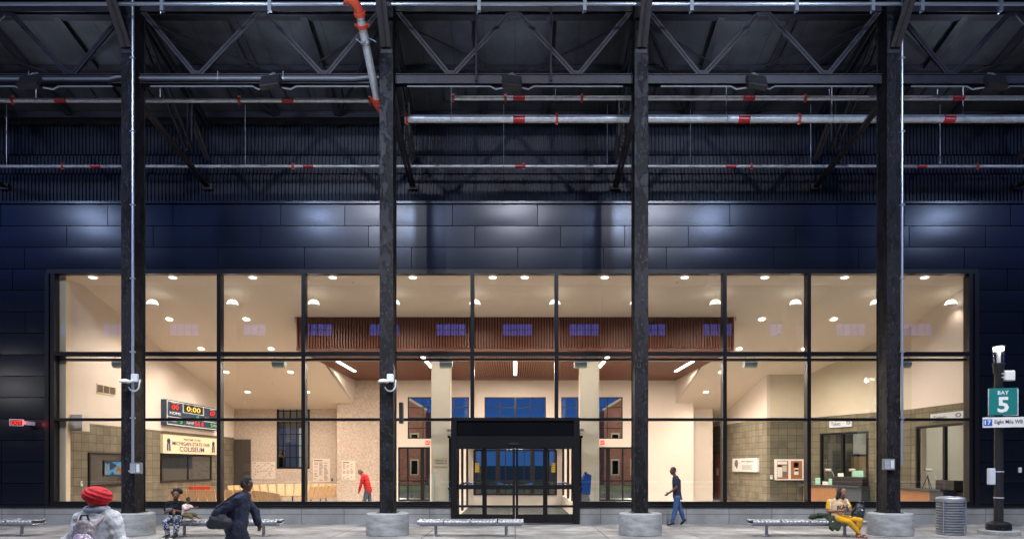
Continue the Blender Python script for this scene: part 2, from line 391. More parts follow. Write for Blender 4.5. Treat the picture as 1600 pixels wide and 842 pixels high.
MB().box(-27,27,WY-.10,23.62,10.38,10.45).build('ledge_flashing', M['panel'], B)
MB().box(-27,27,WY-.06,WY+.10,.545,.615).build('sill_flashing', M['frame'], B)
bw = MB(); bw.box(-27,xat(705,WY)-.01,WY-.015,WY+.3,-.05,.54); bw.box(xat(905,WY)+.01,27,WY-.015,WY+.3,-.05,.54)
bw.build('concrete_block_base', M['base'], B)

# ribbed upper wall
RY = 23.55
def ribs(z0, z1, y):
    m = MB(); x = -20.0; P = .125
    vs = []; fs = []
    k = 0
    while x < 20:
        for dx, dy in ((0,0),(.045,0),(.062,.045),(.108,.045)):
            vs += [(x+dx, y+dy, z0), (x+dx, y+dy, z1)]
        x += P
    for i in range(len(vs)//2-1): fs.append((2*i, 2*i+2, 2*i+3, 2*i+1))
    return m.add(vs, fs)
ribs(10.3, 11.93, RY).build('ribbed_panel', M['rib'], B)
ribs(12.02, 12.62, RY+.10).build('ribbed_panel', M['rib'], B)
ribs(12.72, 14.1, RY+.2).build('ribbed_panel', M['rib'], B)
MB().box(-20,20,RY+.3,RY+.4,10.3,14.0).build('ribbed_wall_backing', M['joint'], B)  # near-black backing shows through the gaps in place of girt shadows

# ---- window wall
GY = WY + .14
mull = [82,211,342,474,606,738,869.5,1001,1132.5,1264,1396,1517]
mx = [xat(p, WY) for p in mull]
zH, zS = zat(427.5,WY), zat(783,WY)
z_t1, z_t2 = zat(553,WY), zat(655,WY)
DL, DR = xat(705,WY), xat(905,WY)
DT = zat(652.5,WY)
MB().box(OL-.02,OR_+.02,WY-.02,WY+.22,zH,OT).build('window_head', M['frame'], B)
MB().box(OL-.02,mx[0]-.10,WY-.05,WY+.24,OB,zH+.003).build('window_jamb', M['frame'], B); MB().box(mx[-1]+.10,OR_+.02,WY-.05,WY+.24,OB,zH+.003).build('window_jamb', M['frame'], B)
MB().box(mx[0]-.10,mx[0]-.03,WY+.06,WY+.42,OB,zH-.002).build('window_reveal', M['reveal'], B); MB().box(mx[-1]+.03,mx[-1]+.10,WY+.06,WY+.42,OB,zH-.002).build('window_reveal', M['reveal'], B)
si = MB(); si.box(mx[0]-.1,DL,WY-.02,WY+.22,OB+.001,zS); si.box(DR,mx[-1]+.1,WY-.02,WY+.22,OB+.001,zS)
si.build('window_sill', M['frame'], B)
for i in range(11):
    a, b = mx[i], mx[i+1]
    f = MB(); hw = .062
    zb = DT if i in (5,) else zS
    def low(x): return DT if DL-.01 < x < DR+.01 else zS
    f.box(a-hw, a+hw, WY-.03, WY+.24, low(a), zH)
    if i == 10: f.box(b-hw, b+hw, WY-.03, WY+.24, zS, zH)
    f.box(a+hw, b-hw, WY-.015, WY+.21, z_t1-.055, z_t1+.075)
    f.box(a+hw, b-hw, WY+.13, WY+.34, z_t1-.19, z_t1-.12)
    f.box(a+hw, b-hw, WY-.015, WY+.21, z_t2-.045, z_t2+.045)
    w = f.build('window', M['frame'], B, bevel=.004)
    rows = [(z_t1+.075, zH), (z_t2+.045, z_t1-.055)]
    for z0, z1 in rows:
        MB().box(a+hw, b-hw, GY, GY+.012, z0, z1).build('pane', M['glass'], w)
    xa, xb = a+hw, b-hw
    if i in (4,): xb = DL
    if i == 6: xa = DR
    if i not in (5,):
        if xb-xa > .1: MB().box(xa, xb, GY, GY+.012, zS, z_t2-.045).build('pane', M['glass'], w)
# ---- interior shell (all Y > WY)
ZC = 8.13; YK = 23.7
def zc(Y): return ZC - .257*max(0, Y-YK)
LX = -14.95
MB().box(LX-.25,LX,WY+.3,39.6,-.02,3.37).build('left_block_wall', M['block_l'], B)
MB().box(LX-.25,LX+.001,WY+.3,39.6,3.372,9).build('left_plaster_wall', M['cream'], B)
MB().box(LX-.05,LX+.16,WY+.28,WY+.5,.5,8.2).build('wall_end_trim', M['tan'], B)
MB().box(LX,LX+.55,WY+.5,WY+.9,3.05,3.6).build('corner_bulkhead', M['cream'], B)
def ow(p, q, z0, z1, th=.2):   # oblique wall, face along p->q, body to the far side
    p3, q3 = Vector((*p, 0)), Vector((*q, 0)); d = (q3-p3).normalized(); n = Vector((d.y, -d.x, 0))
    if n.x < 0: n = -n
    return MB().obox((p3+q3)/2 + n*th/2 + Vector((0,0,(z0+z1)/2)), d*(q3-p3).length/2, n*th/2, Vector((0,0,(z1-z0)/2)))
ZT = 4.1
for nm, p, q, k in (('a', P1A, P1B, 'block_p1'), ('b', P2A, P2B, 'block_p2'), ('d', SDA, SDB, 'block_lit')):
    pass
# openings in the ticket walls are glazed units set proud, with a dark booth behind: the wall is cut round them
def cutwall(o, u, L, z0, z1, holes, matl, name, th=.2, parent=None):
    """wall along u from o, holes (u0,u1,z0,z1)"""
    o = Vector((*o, 0)); d = Vector((*u, 0)).normalized(); n = Vector((d.y, -d.x, 0))
    if n.x < 0: n = -n
    if abs(d.y) < 1e-6: n = Vector((0,1,0))
    us = sorted({0, L, *[h[0] for h in holes], *[h[1] for h in holes]}); zs = sorted({z0, z1, *[h[2] for h in holes], *[h[3] for h in holes]})
    m = MB()
    for a, b in zip(us, us[1:]):
        run = None
        for c, e in zip(zs, zs[1:]):
            um, zm = (a+b)/2, (c+e)/2
            if any(h[0] < um < h[1] and h[2] < zm < h[3] for h in holes): continue
            m.obox(o + d*um + n*th/2 + Vector((0,0,zm)), d*(b-a)/2, n*th/2, Vector((0,0,(e-c)/2)))
    return m.build(name, matl, parent or B)
def t_at(o, u, px):
    k = (px-CX)/F; return (k*o.y - o.x)/(u.x - k*u.y)
def P3(o, u, t, z, off=0):   # off: distance towards the room
    q = o + u*t + Vector((u.y, -u.x))*off; return Vector((q.x, q.y, z))
u1, u2, us_ = unit(P1A,P1B), unit(P2A,P2B), unit(SDA,SDB)
def tz(o, u, px, py):
    t = t_at(o, u, px); return t, zat(py, (o + u*t).y)
h2 = (tz(P2A,u2,1282,0)[0], tz(P2A,u2,1357,0)[0], .95, tz(P2A,u2,1282,677)[1])
h1 = (tz(P1A,u1,1432,0)[0], tz(P1A,u1,1514,0)[0], .95, tz(P1A,u1,1432,666)[1])
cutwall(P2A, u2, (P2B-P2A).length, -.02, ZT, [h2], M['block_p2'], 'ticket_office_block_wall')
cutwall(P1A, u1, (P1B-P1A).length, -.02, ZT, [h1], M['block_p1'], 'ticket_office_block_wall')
ow(P2A, P2B, ZT+.002, 9, .2).build('ticket_office_plaster_wall', M['pier'], B)
ow(P1A, P1B, ZT+.002, 9, .2).build('ticket_office_plaster_wall', M['cream'], B)
ow(SDA, SDB, -.02, ZT, .15).build('side_block_wall', M['block_lit'], B)
ow(SDA, SDB, ZT+.002, 9, .15).build('side_plaster_wall', M['cream'], B)
MB().box(SDB.x+.152,P2A.x+.18,31.6,31.75,-.02,ZT).build('front_block_wall', M['block_shaded'], B)
MB().box(SDB.x+.152,P2A.x+.18,31.6,31.75,ZT+.002,9).build('front_plaster_wall', M['pier'], B)  # darker pier colour carries the shade of this camera-facing side
MB().box(15.6,15.95,WY+.3,WY+.5,.5,8.2).build('wall_end_trim', M['tan'], B)
# ticket booth interiors
MB().box(19.0,19.15,22.6,33,-.02,4.5).build('booth_back_wall', M['pier'], B)
MB().box(12.2,19.15,33,33.15,-.02,4.5).build('booth_end_wall', M['block_shaded'], B)
MB().box(16.2,19.0,26.9,27.0,-.02,4.5).build('booth_partition', M['cream'], B)
MB().box(15.98,19.2,WY+.5,WY+.6,-.02,4.5).build('booth_front_wall', M['block_shaded'], B)
m = MB(); pl = [(13.85,31.8),(15.72,26.75),(15.95,22.6),(19.2,22.6),(19.2,33.1),(12.2,33.1),(12.2,31.8)]
m.add([(x,y,4.4) for x,y in pl]+[(x,y,4.5) for x,y in pl], [tuple(range(7))[::-1],tuple(range(7,14))]+[(k,(k+1)%7,7+(k+1)%7,7+k) for k in range(7)]); m.build('booth_ceiling', M['cream_d'], B)
# ceilings
MB().box(-15.3,19.2,WY+.24,YK,ZC,ZC+.1).build('flat_ceiling', M['cream_d'], B)
def slope(x0, x1, ya, yb, name='sloping_ceiling'):
    m = MB(); vs = [(x, y, zc(y)+dz) for dz in (0,.1) for y in (ya,yb) for x in (x0,x1)]
    m.add(vs, [(0,2,3,1),(4,5,7,6),(0,1,5,4),(2,6,7,3),(0,4,6,2),(1,3,7,5)]); return m.build(name, M['cream_d'], B)
SX, SF, SZ, BY = 8.32, 26.0, 6.36, 35.4
YF = YK + (ZC - 7.37)/.257 if False else 26.0
slope(-15.3, 19.2, YK, SF)
slope(-15.3, -SX-.1, SF, 39.6); slope(SX+.1, 19.2, SF, 39.6)
MB().box(-15.3,19.2,WY+.2,39.6,9.2,9.35).build('roof_slab', M['joint'], B)
# drop walls at the soffit sides
for s in (-1, 1):
    m = MB(); x = s*(SX+.05); vs = [(x+dx, y, z) for dx in (-.05,.05) for (y, z) in ((SF+.02,zc(SF)-.002),(BY,zc(BY)-.002),(BY,7.4),(SF+.02,7.4))]
    m.add(vs, [(0,1,2,3),(7,6,5,4),(0,4,5,1),(1,5,6,2),(2,6,7,3),(3,7,4,0)]); m.build('soffit_side_wall', M['cream'], B)
# wood soffit: slatted fascia and slatted underside
zf1 = zc(SF)+.05
MB().box(-SX,SX,SF+.08,SF+.12,SZ+.1,zf1).build('fascia_backing', M['woodback'], B)
m = MB(); x = -SX
while x < SX: m.box(x, x+.062, SF-.02, SF+.08, SZ-.02, zf1); x += .105
m.build('fascia_slats', M['wood'], B)
MB().box(-SX,SX,SF-.03,SF+.08,SZ-.10,SZ-.022).build('fascia_edge_board', M['wood'], B)
MB().box(-SX,SX,SF+.12,BY,SZ+.06,SZ+.1).build('soffit_backing', M['woodback'], B)
m = MB(); x = -SX
while x < SX: m.box(x, x+.060, SF+.08, BY, SZ-.06, SZ+.05); x += .105
m.build('soffit_slats', M['wood'], B)
# piers
for s in (-1, 1): MB().box(s*2.88-.37, s*2.88+.37, 26.4, 27.0, 0, SZ-.065).build('pier', M['pier'], B, bevel=.01)
# back wall with windows
def hx(px): return xat(px, BY)
def hz(py): return zat(py, BY)
W0 = -9.24
holes = []
for a, b, c, d in ((637,733,620,685),(757,853,620,685),(877,973,620,685)): holes.append((hx(a)-W0, hx(b)-W0, hz(d), hz(c)))
holes += [(hx(622)-W0, hx(672)-W0, 0.02, hz(698)), (-2.1-W0, 2.1-W0, .02, hz(698)), (hx(936)-W0, hx(990)-W0, .02, hz(698))]
XP = hx(618)
h_c = [(h[0]-(XP-W0), h[1]-(XP-W0), h[2], h[3]) for h in holes]
cutwall((XP, BY), (1,0), 9.24-XP, 0, 8, h_c, M['cream'], 'back_plaster_wall')
cutwall((W0, BY), (1,0), XP-W0-.002, 0, 8, [], M['cork'], 'patterned_wall')
# left patterned wall with its tall window
CY2 = 36.3
wl_ = (xat(432,CY2)+15.0, xat(484,CY2)+15.0, zat(732,CY2), zat(624,CY2))
cutwall((-15.0, CY2), (1,0), 15.0-9.24+.2, 0, 8, [wl_], M['cork'], 'patterned_wall')
MB().box(-9.26,-9.22,BY+.2,CY2,0,8).build('wall_return', M['cork'], B)
cutwall((9.24, CY2), (1,0), 1.26, 0, 8, [], M['cream'], 'back_plaster_wall')
MB().box(9.2,9.24,BY+.2,CY2+.2,0,8).build('wall_return', M['cream'], B)
MB().box(10.3,12,39.3,39.5,0,8).build('corridor_end_wall', M['cream'], B)
MB().box(10.3,10.48,CY2+.2,39.5,0,8).build('corridor_wall', M['cream'], B)
# dark store-front strip and trim on block wall left near back (brown door)
MB().box(LX+.02,LX+.9,CY2-.08,CY2-.01,0,zat(686,CY2)).build('brown_wall_panel', M['reveal'], B)

def gridwin(x0, x1, z0, z1, y, nx, nz, parent=B, fw=.05, name='back_window', glass='glass_in', rowz=None):
    m = MB()
    m.box(x0, x0+fw, y-.03, y+.05, z0, z1); m.box(x1-fw, x1, y-.03, y+.05, z0, z1)
    m.box(x0+fw, x1-fw, y-.03, y+.05, z0, z0+fw); m.box(x0+fw, x1-fw, y-.03, y+.05, z1-fw, z1)
    for i in range(1, nx): x = x0+(x1-x0)*i/nx; wd = .045 if (nx % 2 == 0 and i == nx//2) else .022; m.box(x-wd, x+wd, y-.022, y+.04, z0+fw, z1-fw)
    for i in range(1, nz): z = z0+(z1-z0)*i/nz; m.box(x0+fw, x1-fw, y-.016, y+.034, z-.02, z+.02)
    w = m.build(name, M['frame'], parent)
    MB().box(x0+fw, x1-fw, y+.005, y+.012, z0+fw, z1-fw).build('pane', M[glass], w)
    return w
for h in holes[:3]: gridwin(h[0]+W0, h[1]+W0, h[2], h[3], BY+.05, 4, 4)
gridwin(wl_[0]-15, wl_[1]-15, wl_[2], wl_[3], CY2+.05, 5, 6, fw=.1)
# back doors
def backdoor(x0, x1, z1, posts):
    m = MB(); y = BY+.05
    m.box(x0, x1, y-.05, y+.08, z1-.09, z1); m.box(x0, x0+.07, y-.05, y+.08, .02, z1-.09); m.box(x1-.07, x1, y-.05, y+.08, .02, z1-.09)
    m.box(x0+.07, x1-.07, y-.04, y+.06, .02, .14); m.box(x0+.07, x1-.07, y-.03, y+.05, 1.05, 1.13)
    for p, wd in posts: m.box(p-wd, p+wd, y-.045, y+.07, .14, z1-.09)
    w = m.build('back_door', M['frame'], B)
    MB().box(x0+.07, x1-.07, y+.005, y+.012, .14, z1-.09).build('pane', M['glass_in'], w)
hd = holes[3:]
backdoor(hd[0][0]+W0, hd[0][1]+W0, hd[0][3], [(hx(637),.04),(hx(660),.10)])
backdoor(-2.1, 2.1, hd[1][3], [(hx(778),.11),(hx(832),.11),(hx(790),.02),(hx(819),.02)])
backdoor(hd[2][0]+W0, hd[2][1]+W0, hd[2][3], [(hx(950),.10),(hx(973),.04)])

# vestibule: inner partition, side screens, roof
VY = 31.5
v = MB(); v.box(-2.2,2.2,VY,VY+.12,0,.53); v.box(2.14,2.26,WY+.5,VY,0,.53); v.box(-2.2,xat(741,VY),VY,VY+.1,.53,2.9); v.box(xat(870,VY),2.2,VY,VY+.1,.53,2.9)
v.build('vestibule_knee_wall', M['cream'], B)
v = MB()
for p in (741,753,857,869): v.box(xat(p,VY)-.04, xat(p,VY)+.04, VY-.03, VY+.07, .53, 2.6)
v.box(xat(741,VY), xat(869,VY), VY-.03, VY+.07, .53, .60); v.box(xat(741,VY), xat(869,VY), VY-.03, VY+.07, 2.55, 2.63)
v.box(xat(753,VY), xat(857,VY), VY-.02, VY+.06, 1.15, 1.2)
for sx in (-2.2, 2.2):
    for y in (23.2,24.6,26.2,28.4,31.3): v.box(sx-.05, sx+.05, y-.05, y+.05, .03 if sx<0 else .53, 2.9)
    v.box(sx-.05, sx+.05, WY+.5, VY, 2.82, 2.9)
    v.box(sx-.04, sx+.04, WY+.5, VY, 1.1, 1.16)
v.build('vestibule_frame', M['frame'], B)
MB().box(-2.26,2.26,WY+.3,VY+.1,2.95,3.1).build('vestibule_roof', M['cream_d'], B)
for sx in (-1, 1):
    for px in (746, 865): pass
    c = at(745 if sx < 0 else 865.5, 730, VY-.01)
    nt_ = MB().box(c.x-.11, c.x+.11, c.y-.01, c.y-.002, c.z-.21, c.z+.21).build('door_notice', M['yellow'])
    tag(nt_, 'yellow printed notice stuck inside the entrance, %s' % ('left of the doorway' if sx < 0 else 'right of the doorway'), 'notice', 'yellow notices in the vestibule')
    for k in range(4): text('CAUTION' if k == 0 else 'AUTOMATIC' if k == 1 else 'DOOR' if k == 2 else 'STAND CLEAR', .045, (c.x, c.y-.012, c.z+.14-k*.09), (1,0,0), (0,0,1), M['textblack'], nt_, width=.17)

# sliding entrance door (frame, four leaves)
D = B
Y0 = WY - .10
def X(px): return xat(px, Y0)
def Z(py): return zat(py, Y0)
f = MB()
f.box(X(704.5), X(713.5), Y0, WY+.25, 0, Z(652)); f.box(X(896.5), X(906), Y0, WY+.25, 0, Z(652))
f.box(X(713.5), X(896.5), Y0, WY+.25, Z(657), Z(652)); f.box(X(713.5), X(896.5), Y0, WY+.25, Z(700), Z(681))
f.box(X(713.5), X(896.5), Y0+.02, WY+.24, Z(657.0)-.0, Z(656.5))
f.box(X(713.5), X(896.5), Y0+.01, WY+.2, 0, .03)
door = f.build('sliding_entrance_door', M['frame'], B, bevel=.006)
MB().box(X(713.5), X(896.5), Y0+.06, Y0+.09, Z(681), Z(657)).build('transom_panel', mat('dark_transom', (.006,.006,.008), .12), door)
MB().box(X(795), X(811), Y0-.05, Y0, Z(694.5), Z(691)).build('door_sensor', M['black'], door)
for (a, b, yo) in ((711,757,.10),(757,804.5,.03),(806,852,.03),(852,899,.10)):
    l = MB(); y0 = Y0 + yo; y1 = y0 + .05; s_ = .055
    l.box(X(a), X(a)+s_+.02, y0, y1, .04, Z(698)); l.box(X(b)-s_-.02, X(b), y0, y1, .04, Z(698))
    xa, xb = X(a)+s_+.02, X(b)-s_-.02
    l.box(xa, xb, y0, y1, Z(701), Z(698)); l.box(xa, xb, y0, y1, Z(764), Z(757)); l.box(xa, xb, y0, y1, .04, Z(803))
    lf = l.build('door_leaf', M['frame'], B)
    MB().box(xa, xb, y0+.02, y0+.03, Z(757), Z(701)).build('pane', M['glass'], lf)
    MB().box(xa, xb, y0+.02, y0+.03, Z(803), Z(764)).build('pane', M['glass'], lf)
    c = ((a+b)/2)
    MB().box(X(c)-.08, X(c)+.08, y0+.032, y0+.036, Z(756.5), Z(754)).build('blue_sticker', M['blue'], lf)

# ================================================================== canopy roof
def zd(Y): return 13.80 + .245*(23.6 - Y)
C = thing('canopy_roof', (0, 18, 15), 'dark timber-boarded canopy roof sloping down to the ribbed wall', 'roof')
M['deck'] = brick('roof_boards', (1,0), (.033,.036,.045), (.042,.044,.053), (.010,.010,.011), .94, 30, .012, rough=.75, floor=True, noise_amt=.9)
m = MB(); vs = [(x, y, zd(y)+dz) for dz in (0,.12) for y in (9,26) for x in (-21,21)]
m.add(vs, [(0,2,3,1),(4,5,7,6),(0,1,5,4),(2,6,7,3),(0,4,6,2),(1,3,7,5)]).build('roof_deck', M['deck'], C)
for Y, h, w in ((19.45,.14,.12),(21.3,.16,.12),(23.2,.20,.16),(17,.2,.12),(14.5,.2,.12),(12,.2,.12)):
    p = MB(); z = zd(Y)-.02; p.box(-21,21,Y-w/2,Y+w/2,z-h,z-.004); p.box(-21,21,Y-w/2-.06,Y+w/2+.06,z-h-.025,z-h-.001)
    p.build('purlin', M['steel'], C)
colX = [-17.6,-10.58,-3.52,3.45,10.34,17.3]
for a, b in zip(colX, colX[1:]):
    c = (a+b)/2
    for dx in (-1.02, 1.02):
        m = MB(); s = Vector((c+dx, 9.5, zd(9.5)-.09)); e = Vector((c+dx, 23.5, zd(23.5)-.09))
        m.bar(s, e, .10, .16); m.bar(s-Vector((0,0,.09)), e-Vector((0,0,.09)), .2, .025); m.build('rafter', M['steel'], C)
    for dx in (-1.95,-.1, 1.75):
        m = MB()
        for q in (-.38,.38): m.bar((c+dx+q, 21.6, zd(21.6)-.02), (c+dx+q, 22.7, zd(22.7)-.02), .05, .05)
        for y in (21.62, 22.68): m.bar((c+dx-.38, y, zd(y)-.021), (c+dx+.38, y, zd(y)-.021), .05, .05)
        m.build('deck_hatch_frame', M['steel'], C)

# ---- eave trusses (one per bay)
TY = 18.98; ZTOP, ZBOT = zat(20,TY), zat(126,TY)
tl = ['dark steel eave truss spanning left of the column with the conduit', 'dark steel eave truss above the scoreboard bay, crossed by the red-elbowed pipe',
      'dark steel eave truss above the entrance doors with two thin hangers', 'dark steel eave truss above the ticket sign bay', 'dark steel eave truss at the right edge above the bay sign']
for i, (a, b) in enumerate(zip(colX, colX[1:])):
    T = thing('eave_truss', ((a+b)/2, TY, ZBOT), tl[i], 'truss', 'eave trusses between the columns')
    m = MB(); m.box(a+.2,b-.2,TY-.09,TY-.06,ZTOP-.02,ZTOP+.17); m.box(a+.2,b-.2,TY+.06,TY+.09,ZTOP-.02,ZTOP+.17); m.box(a+.2,b-.2,TY-.16,TY+.16,ZTOP+.171,ZTOP+.195); m.box(a+.2,b-.2,TY-.12,TY+.12,ZTOP+.36,ZTOP+.50)
    m.build('top_chord', M['steel'], T)
    m = MB(); m.box(a+.2,b-.2,TY-.10,TY-.07,ZBOT-.13,ZBOT+.10); m.box(a+.2,b-.2,TY+.07,TY+.10,ZBOT-.13,ZBOT+.10); m.box(a+.2,b-.2,TY-.13,TY+.13,ZBOT+.101,ZBOT+.12)
    m.build('bottom_chord', M['steel'], T)
    L = b - a; n1, n2, c = a+.2+(L-.4)*.235, b-.2-(L-.4)*.235, (a+b)/2
    for p, q in (((a+.25,ZTOP+.0),(n1-.06,ZBOT+.14)),((n1+.06,ZBOT+.14),(c-.07,ZTOP)),((c+.07,ZTOP),(n2-.06,ZBOT+.14)),((n2+.06,ZBOT+.14),(b-.25,ZTOP))):
        m = MB(); d = Vector((q[0]-p[0],0,q[1]-p[1])).normalized(); nn = Vector((-d.z,0,d.x))*.038
        for s in (-1, 1):
            P_, Q_ = Vector((p[0],TY,p[1]))+nn*s, Vector((q[0],TY,q[1]))+nn*s
            m.bar(P_+Vector((0,-.055,0)), Q_+Vector((0,-.055,0)), .012, .06, up=nn); m.bar(P_-nn*s*.6, Q_-nn*s*.6, .09, .012, up=nn)
        m.build('diagonal', M['steel'], T)
    for x, z in ((n1,ZBOT+.14),(n2,ZBOT+.14),(c,ZTOP-.02)):
        m = MB(); m.box(x-.17,x+.17,TY-.035,TY-.023,z-.10,z+.12)
        for rx in (-.12,-.04,.04,.12): m.lathe([(.014,0),(.010,.012)], (x+rx, TY-.04, z-.04), 6)
        m.build('gusset_plate', M['steel'], T)
    if i == 2:
        for px in (744, 861):
            x = xat(px, TY-.2); MB().tube([(x,TY-.2,ZTOP+.1),(x,TY-.2,ZBOT-.12)], .035, 8).build('hanger', M['steel'], T)
    for sx, xe in ((1, a+.2), (-1, b-.2)):
        m = MB(); m.bar((xe, TY+.2, ZTOP-.1), (xe+sx*2.9, 21.2, zd(21.2)-.3), .03, .03); m.build('tie_rod', M['steel'], T)

# ---- transverse roof trusses behind each column
cl = ['dark laced roof truss at the left picture edge','dark laced roof truss running back behind the column with the tall conduit left','dark laced roof truss behind the column left of the entrance',
      'dark laced roof truss behind the column right of the entrance','dark laced roof truss behind the column near the ticket windows','dark laced roof truss past the right picture edge']
for i, x in enumerate(colX):
    T = thing('roof_truss', (x, 21, 12), cl[i], 'truss', 'laced roof trusses behind the columns')
    def dbl(p, q, gap, w, h, name, up=(0,0,1), matl='steel', lace=False):
        m = MB()
        for s in (-1, 1): m.bar(Vector(p)+Vector((s*gap,0,0)), Vector(q)+Vector((s*gap,0,0)), w, h, up)
        if lace:
            P_, Q_ = Vector(p), Vector(q); n = max(4, int((Q_-P_).length/.22)); s = 1
            for k in range(n):
                m.bar(P_.lerp(Q_, k/n)+Vector((gap*s,0,0)), P_.lerp(Q_, (k+1)/n)+Vector((-gap*s,0,0)), .03, .012); s = -s
        m.build(name, M[matl], T)
    dbl((x,19.2,zd(19.2)-.28),(x,23.4,zd(23.4)-.28),.09,.05,.2,'top_chord')
    dbl((x,19.3,14.3),(x,22.2,12.13),.10,.05,.12,'laced_strut',lace=True)
    dbl((x,22.2,12.1),(x,22.25,zd(22.2)-.3),.07,.05,.10,'laced_strut',lace=True)
    dbl((x,22.3,13.3),(x,23.5,12.4),.055,.09,.05,'short_brace',matl='brown_steel')
    dbl((x,19.2,13.2),(x,21.4,zd(21.4)-.4),.06,.05,.08,'laced_strut')
    dbl((x,18.95,12.15),(x,23.5,11.48),.055,.09,.05,'rear_brace',matl='brown_steel')
    MB().box(x-.17,x+.17,RY-.10,RY-.02,11.38,11.58).build('wall_plate', M['brown_steel'], T)

bl = {1:('long dark brace slanting down from the second column to the ribbed wall, left bay',)}
for i in (1, 3):
    a, b, c = colX[i], colX[i+1], (colX[i]+colX[i+1])/2
    for s, xe, nm in ((-1, a, 'left'), (1, b, 'right')):
        m = MB(); e = Vector((c+s*.85, RY-.05, 13.66)); st = Vector((xe-s*.15, 19.2, 14.5))
        d = (e-st).normalized(); n = d.cross(Vector((0,0,1))).normalized()*.04
        m.bar(st+n, e+n, .05, .07); m.bar(st-n, e-n, .05, .07)
        o = m.build('roof_brace', M['steel'], origin=(st+e)/2)
        tag(o, 'long dark roof brace, %s one of the pair meeting over the %s bay' % (nm, 'scoreboard' if i == 1 else 'ticket sign'), 'brace', 'slanting braces under the roof')

# ---- columns
lab = {1:'black flaking steel column with a tall conduit, right of the person in the red turban',2:'black flaking steel column left of the entrance doors, bearing a security camera',
       3:'black flaking steel column right of the entrance doors, bare of fittings',4:'black flaking steel column with a conduit, beside the woman in yellow trousers'}
CYc = 18.72
for i in (1, 2, 3, 4):
    x = colX[i]
    K = thing('steel_column', (x, CYc, 0), lab[i], 'column', 'black steel columns of the canopy')
    m = MB(); hw = .185; zt = 14.85; zb = .60; y0, y1 = CYc-.07, CYc+.48
    # wide-flange body with toe lips, front flange towards the street
    m.box(x-hw, x+hw, y0, y0+.025, zb, zt); m.box(x-hw, x+hw, y1-.025, y1, zb, zt)
    m.box(x-hw+.02, x-hw+.035, y0+.025, y1-.025, zb, zt); m.box(x+hw-.035, x+hw-.02, y0+.025, y1-.025, zb, zt)
    m.build('shaft', M['col'], K)
    m = MB(); m.box(x-.155,x+.155,y0-.016,y0-.001,13.15,13.75)
    for rx in (-.1,-.05,.05,.1):
        for rz in (0,.09,.18,.27): m.lathe([(.016,0),(.012,.016),(.004,.022)], (x+rx, y0-.03, 13.25+rz), 6)
    m.build('splice_plate', M['steel'], K)
    m = MB()
    for s in (-1, 1):
        m.bar((x+s*.075, y0-.08, 13.28),(x+s*.075, y0-1.9, 15.35), .13, .03, up=(0,1,.6)); m.bar((x+s*.015, y0-.11, 13.3),(x+s*.015, y0-1.93, 15.37), .02, .10, up=(0,1,.6))
    m.build('front_brace', M['brown_steel'], K)
    prof = [(.56,0),(.585,.01),(.585,.545),(.578,.58),(.555,.60),(.54,.605)]
    MB().lathe(prof, (x, CYc+.12, 0), 64).build('pedestal', M['concrete'], K, smooth=True)
    m = MB(); m.box(x-.26,x+.26,CYc-.1,CYc+.5,.600,.625); m.build('base_plate', M['col'], K)

# ---- opposite hall behind the street (what the window wall reflects)
OP = thing('opposite_hall', (0,-14,0), 'dark brick hall with a row of high clerestory windows across the street', 'building')
holes = []; oy = -14.0
for k in range(-7, 8): holes.append((k*5.72+60.2-1.25, k*5.72+60.2+1.25, 13.0, 14.0))
o_ = MB(); o = cutwall((-60, oy), (1,0), 120, 0, 19, holes, mat('dark_hall_brick', (.05,.04,.035), .9), 'hall_wall', parent=OP)
for h in holes:
    m = MB(); a, b = h[0]-60, h[1]-60
    for t in range(1, 4): m.box(a+(b-a)*t/4-.035, a+(b-a)*t/4+.035, oy+.05, oy+.12, 13.0, 14.0)
    m.box(a, b, oy+.06, oy+.11, 13.48, 13.54); m.build('clerestory_window', M['frame'], OP)
# ---- buildings behind, seen through the hall
M['brickr'] = brick('red_brick', (1,0), (.26,.075,.045), (.32,.10,.06), (.25,.2,.17), .24, .08, .01, offset=.5)
M['limestone'] = mat('limestone_trim', (.5,.44,.34), .8)
for s, nm in ((-1,'left'),(1,'right')):
    b = thing('brick_building', (s*13, 68, 0), 'red brick gabled building seen through the %s back windows' % nm, 'building', 'brick buildings behind the hall')
    xi = xat(665 if s < 0 else 944, 68); xo = s*34
    zr = zat(641,68); xg = xi + s*4.2; zg = zr + 2.6
    m = MB(); a = [(xi,68,-.1),(xo,68,-.1),(xo,68,zg),(xg,68,zg),(xi,68,zr)]; bk_ = [(p[0],80,p[2]) for p in a]
    m.add(a+bk_, [(0,1,2,3,4),(9,8,7,6,5)]+[(k,(k+1)%5,5+(k+1)%5,5+k) for k in range(5)]); m.build('wall', M['brickr'], b)
    m = MB(); m.bar((xi-s*.15,67.9,zr+.05),(xg,67.9,zg+.12),.3,.22); m.bar((xg,67.9,zg+.12),(xo,67.9,zg+.12),.3,.22); m.build('coping', M['limestone'], b)
    for wx in range(0, 3):
        for fl in range(3):
            cx_ = xi + s*(1.1+wx*1.9); z0_ = .9+fl*2.6
            if z0_+1.5 > zr+.3*wx: continue
            w = MB().box(cx_-.42,cx_+.42,67.93,67.99,z0_,z0_+1.6).build('window', M['limestone'], b)
            MB().box(cx_-.3,cx_+.3,67.9,67.925,z0_+.12,z0_+1.45).build('pane', M['glass_dk'], w)
    lamp('POINT','brick_fill_light',(s*10.5,60,6),3500,(1,.80,.62),.3,b)  # free-floating fill light added to warm the brick front
    cm = MB().box(xg-s*2-.5,xg-s*2+.5,70,71,zr,zg+3.5).build('chimney', M['brickr'], b)
pb = thing('pale_building', (-22, 60, 0), 'pale low building seen through the tall window in the patterned wall', 'building')
MB().box(-33,-19,60,70,-.1,9).build('wall', mat('pale_render', (.42,.44,.43), .8), pb)
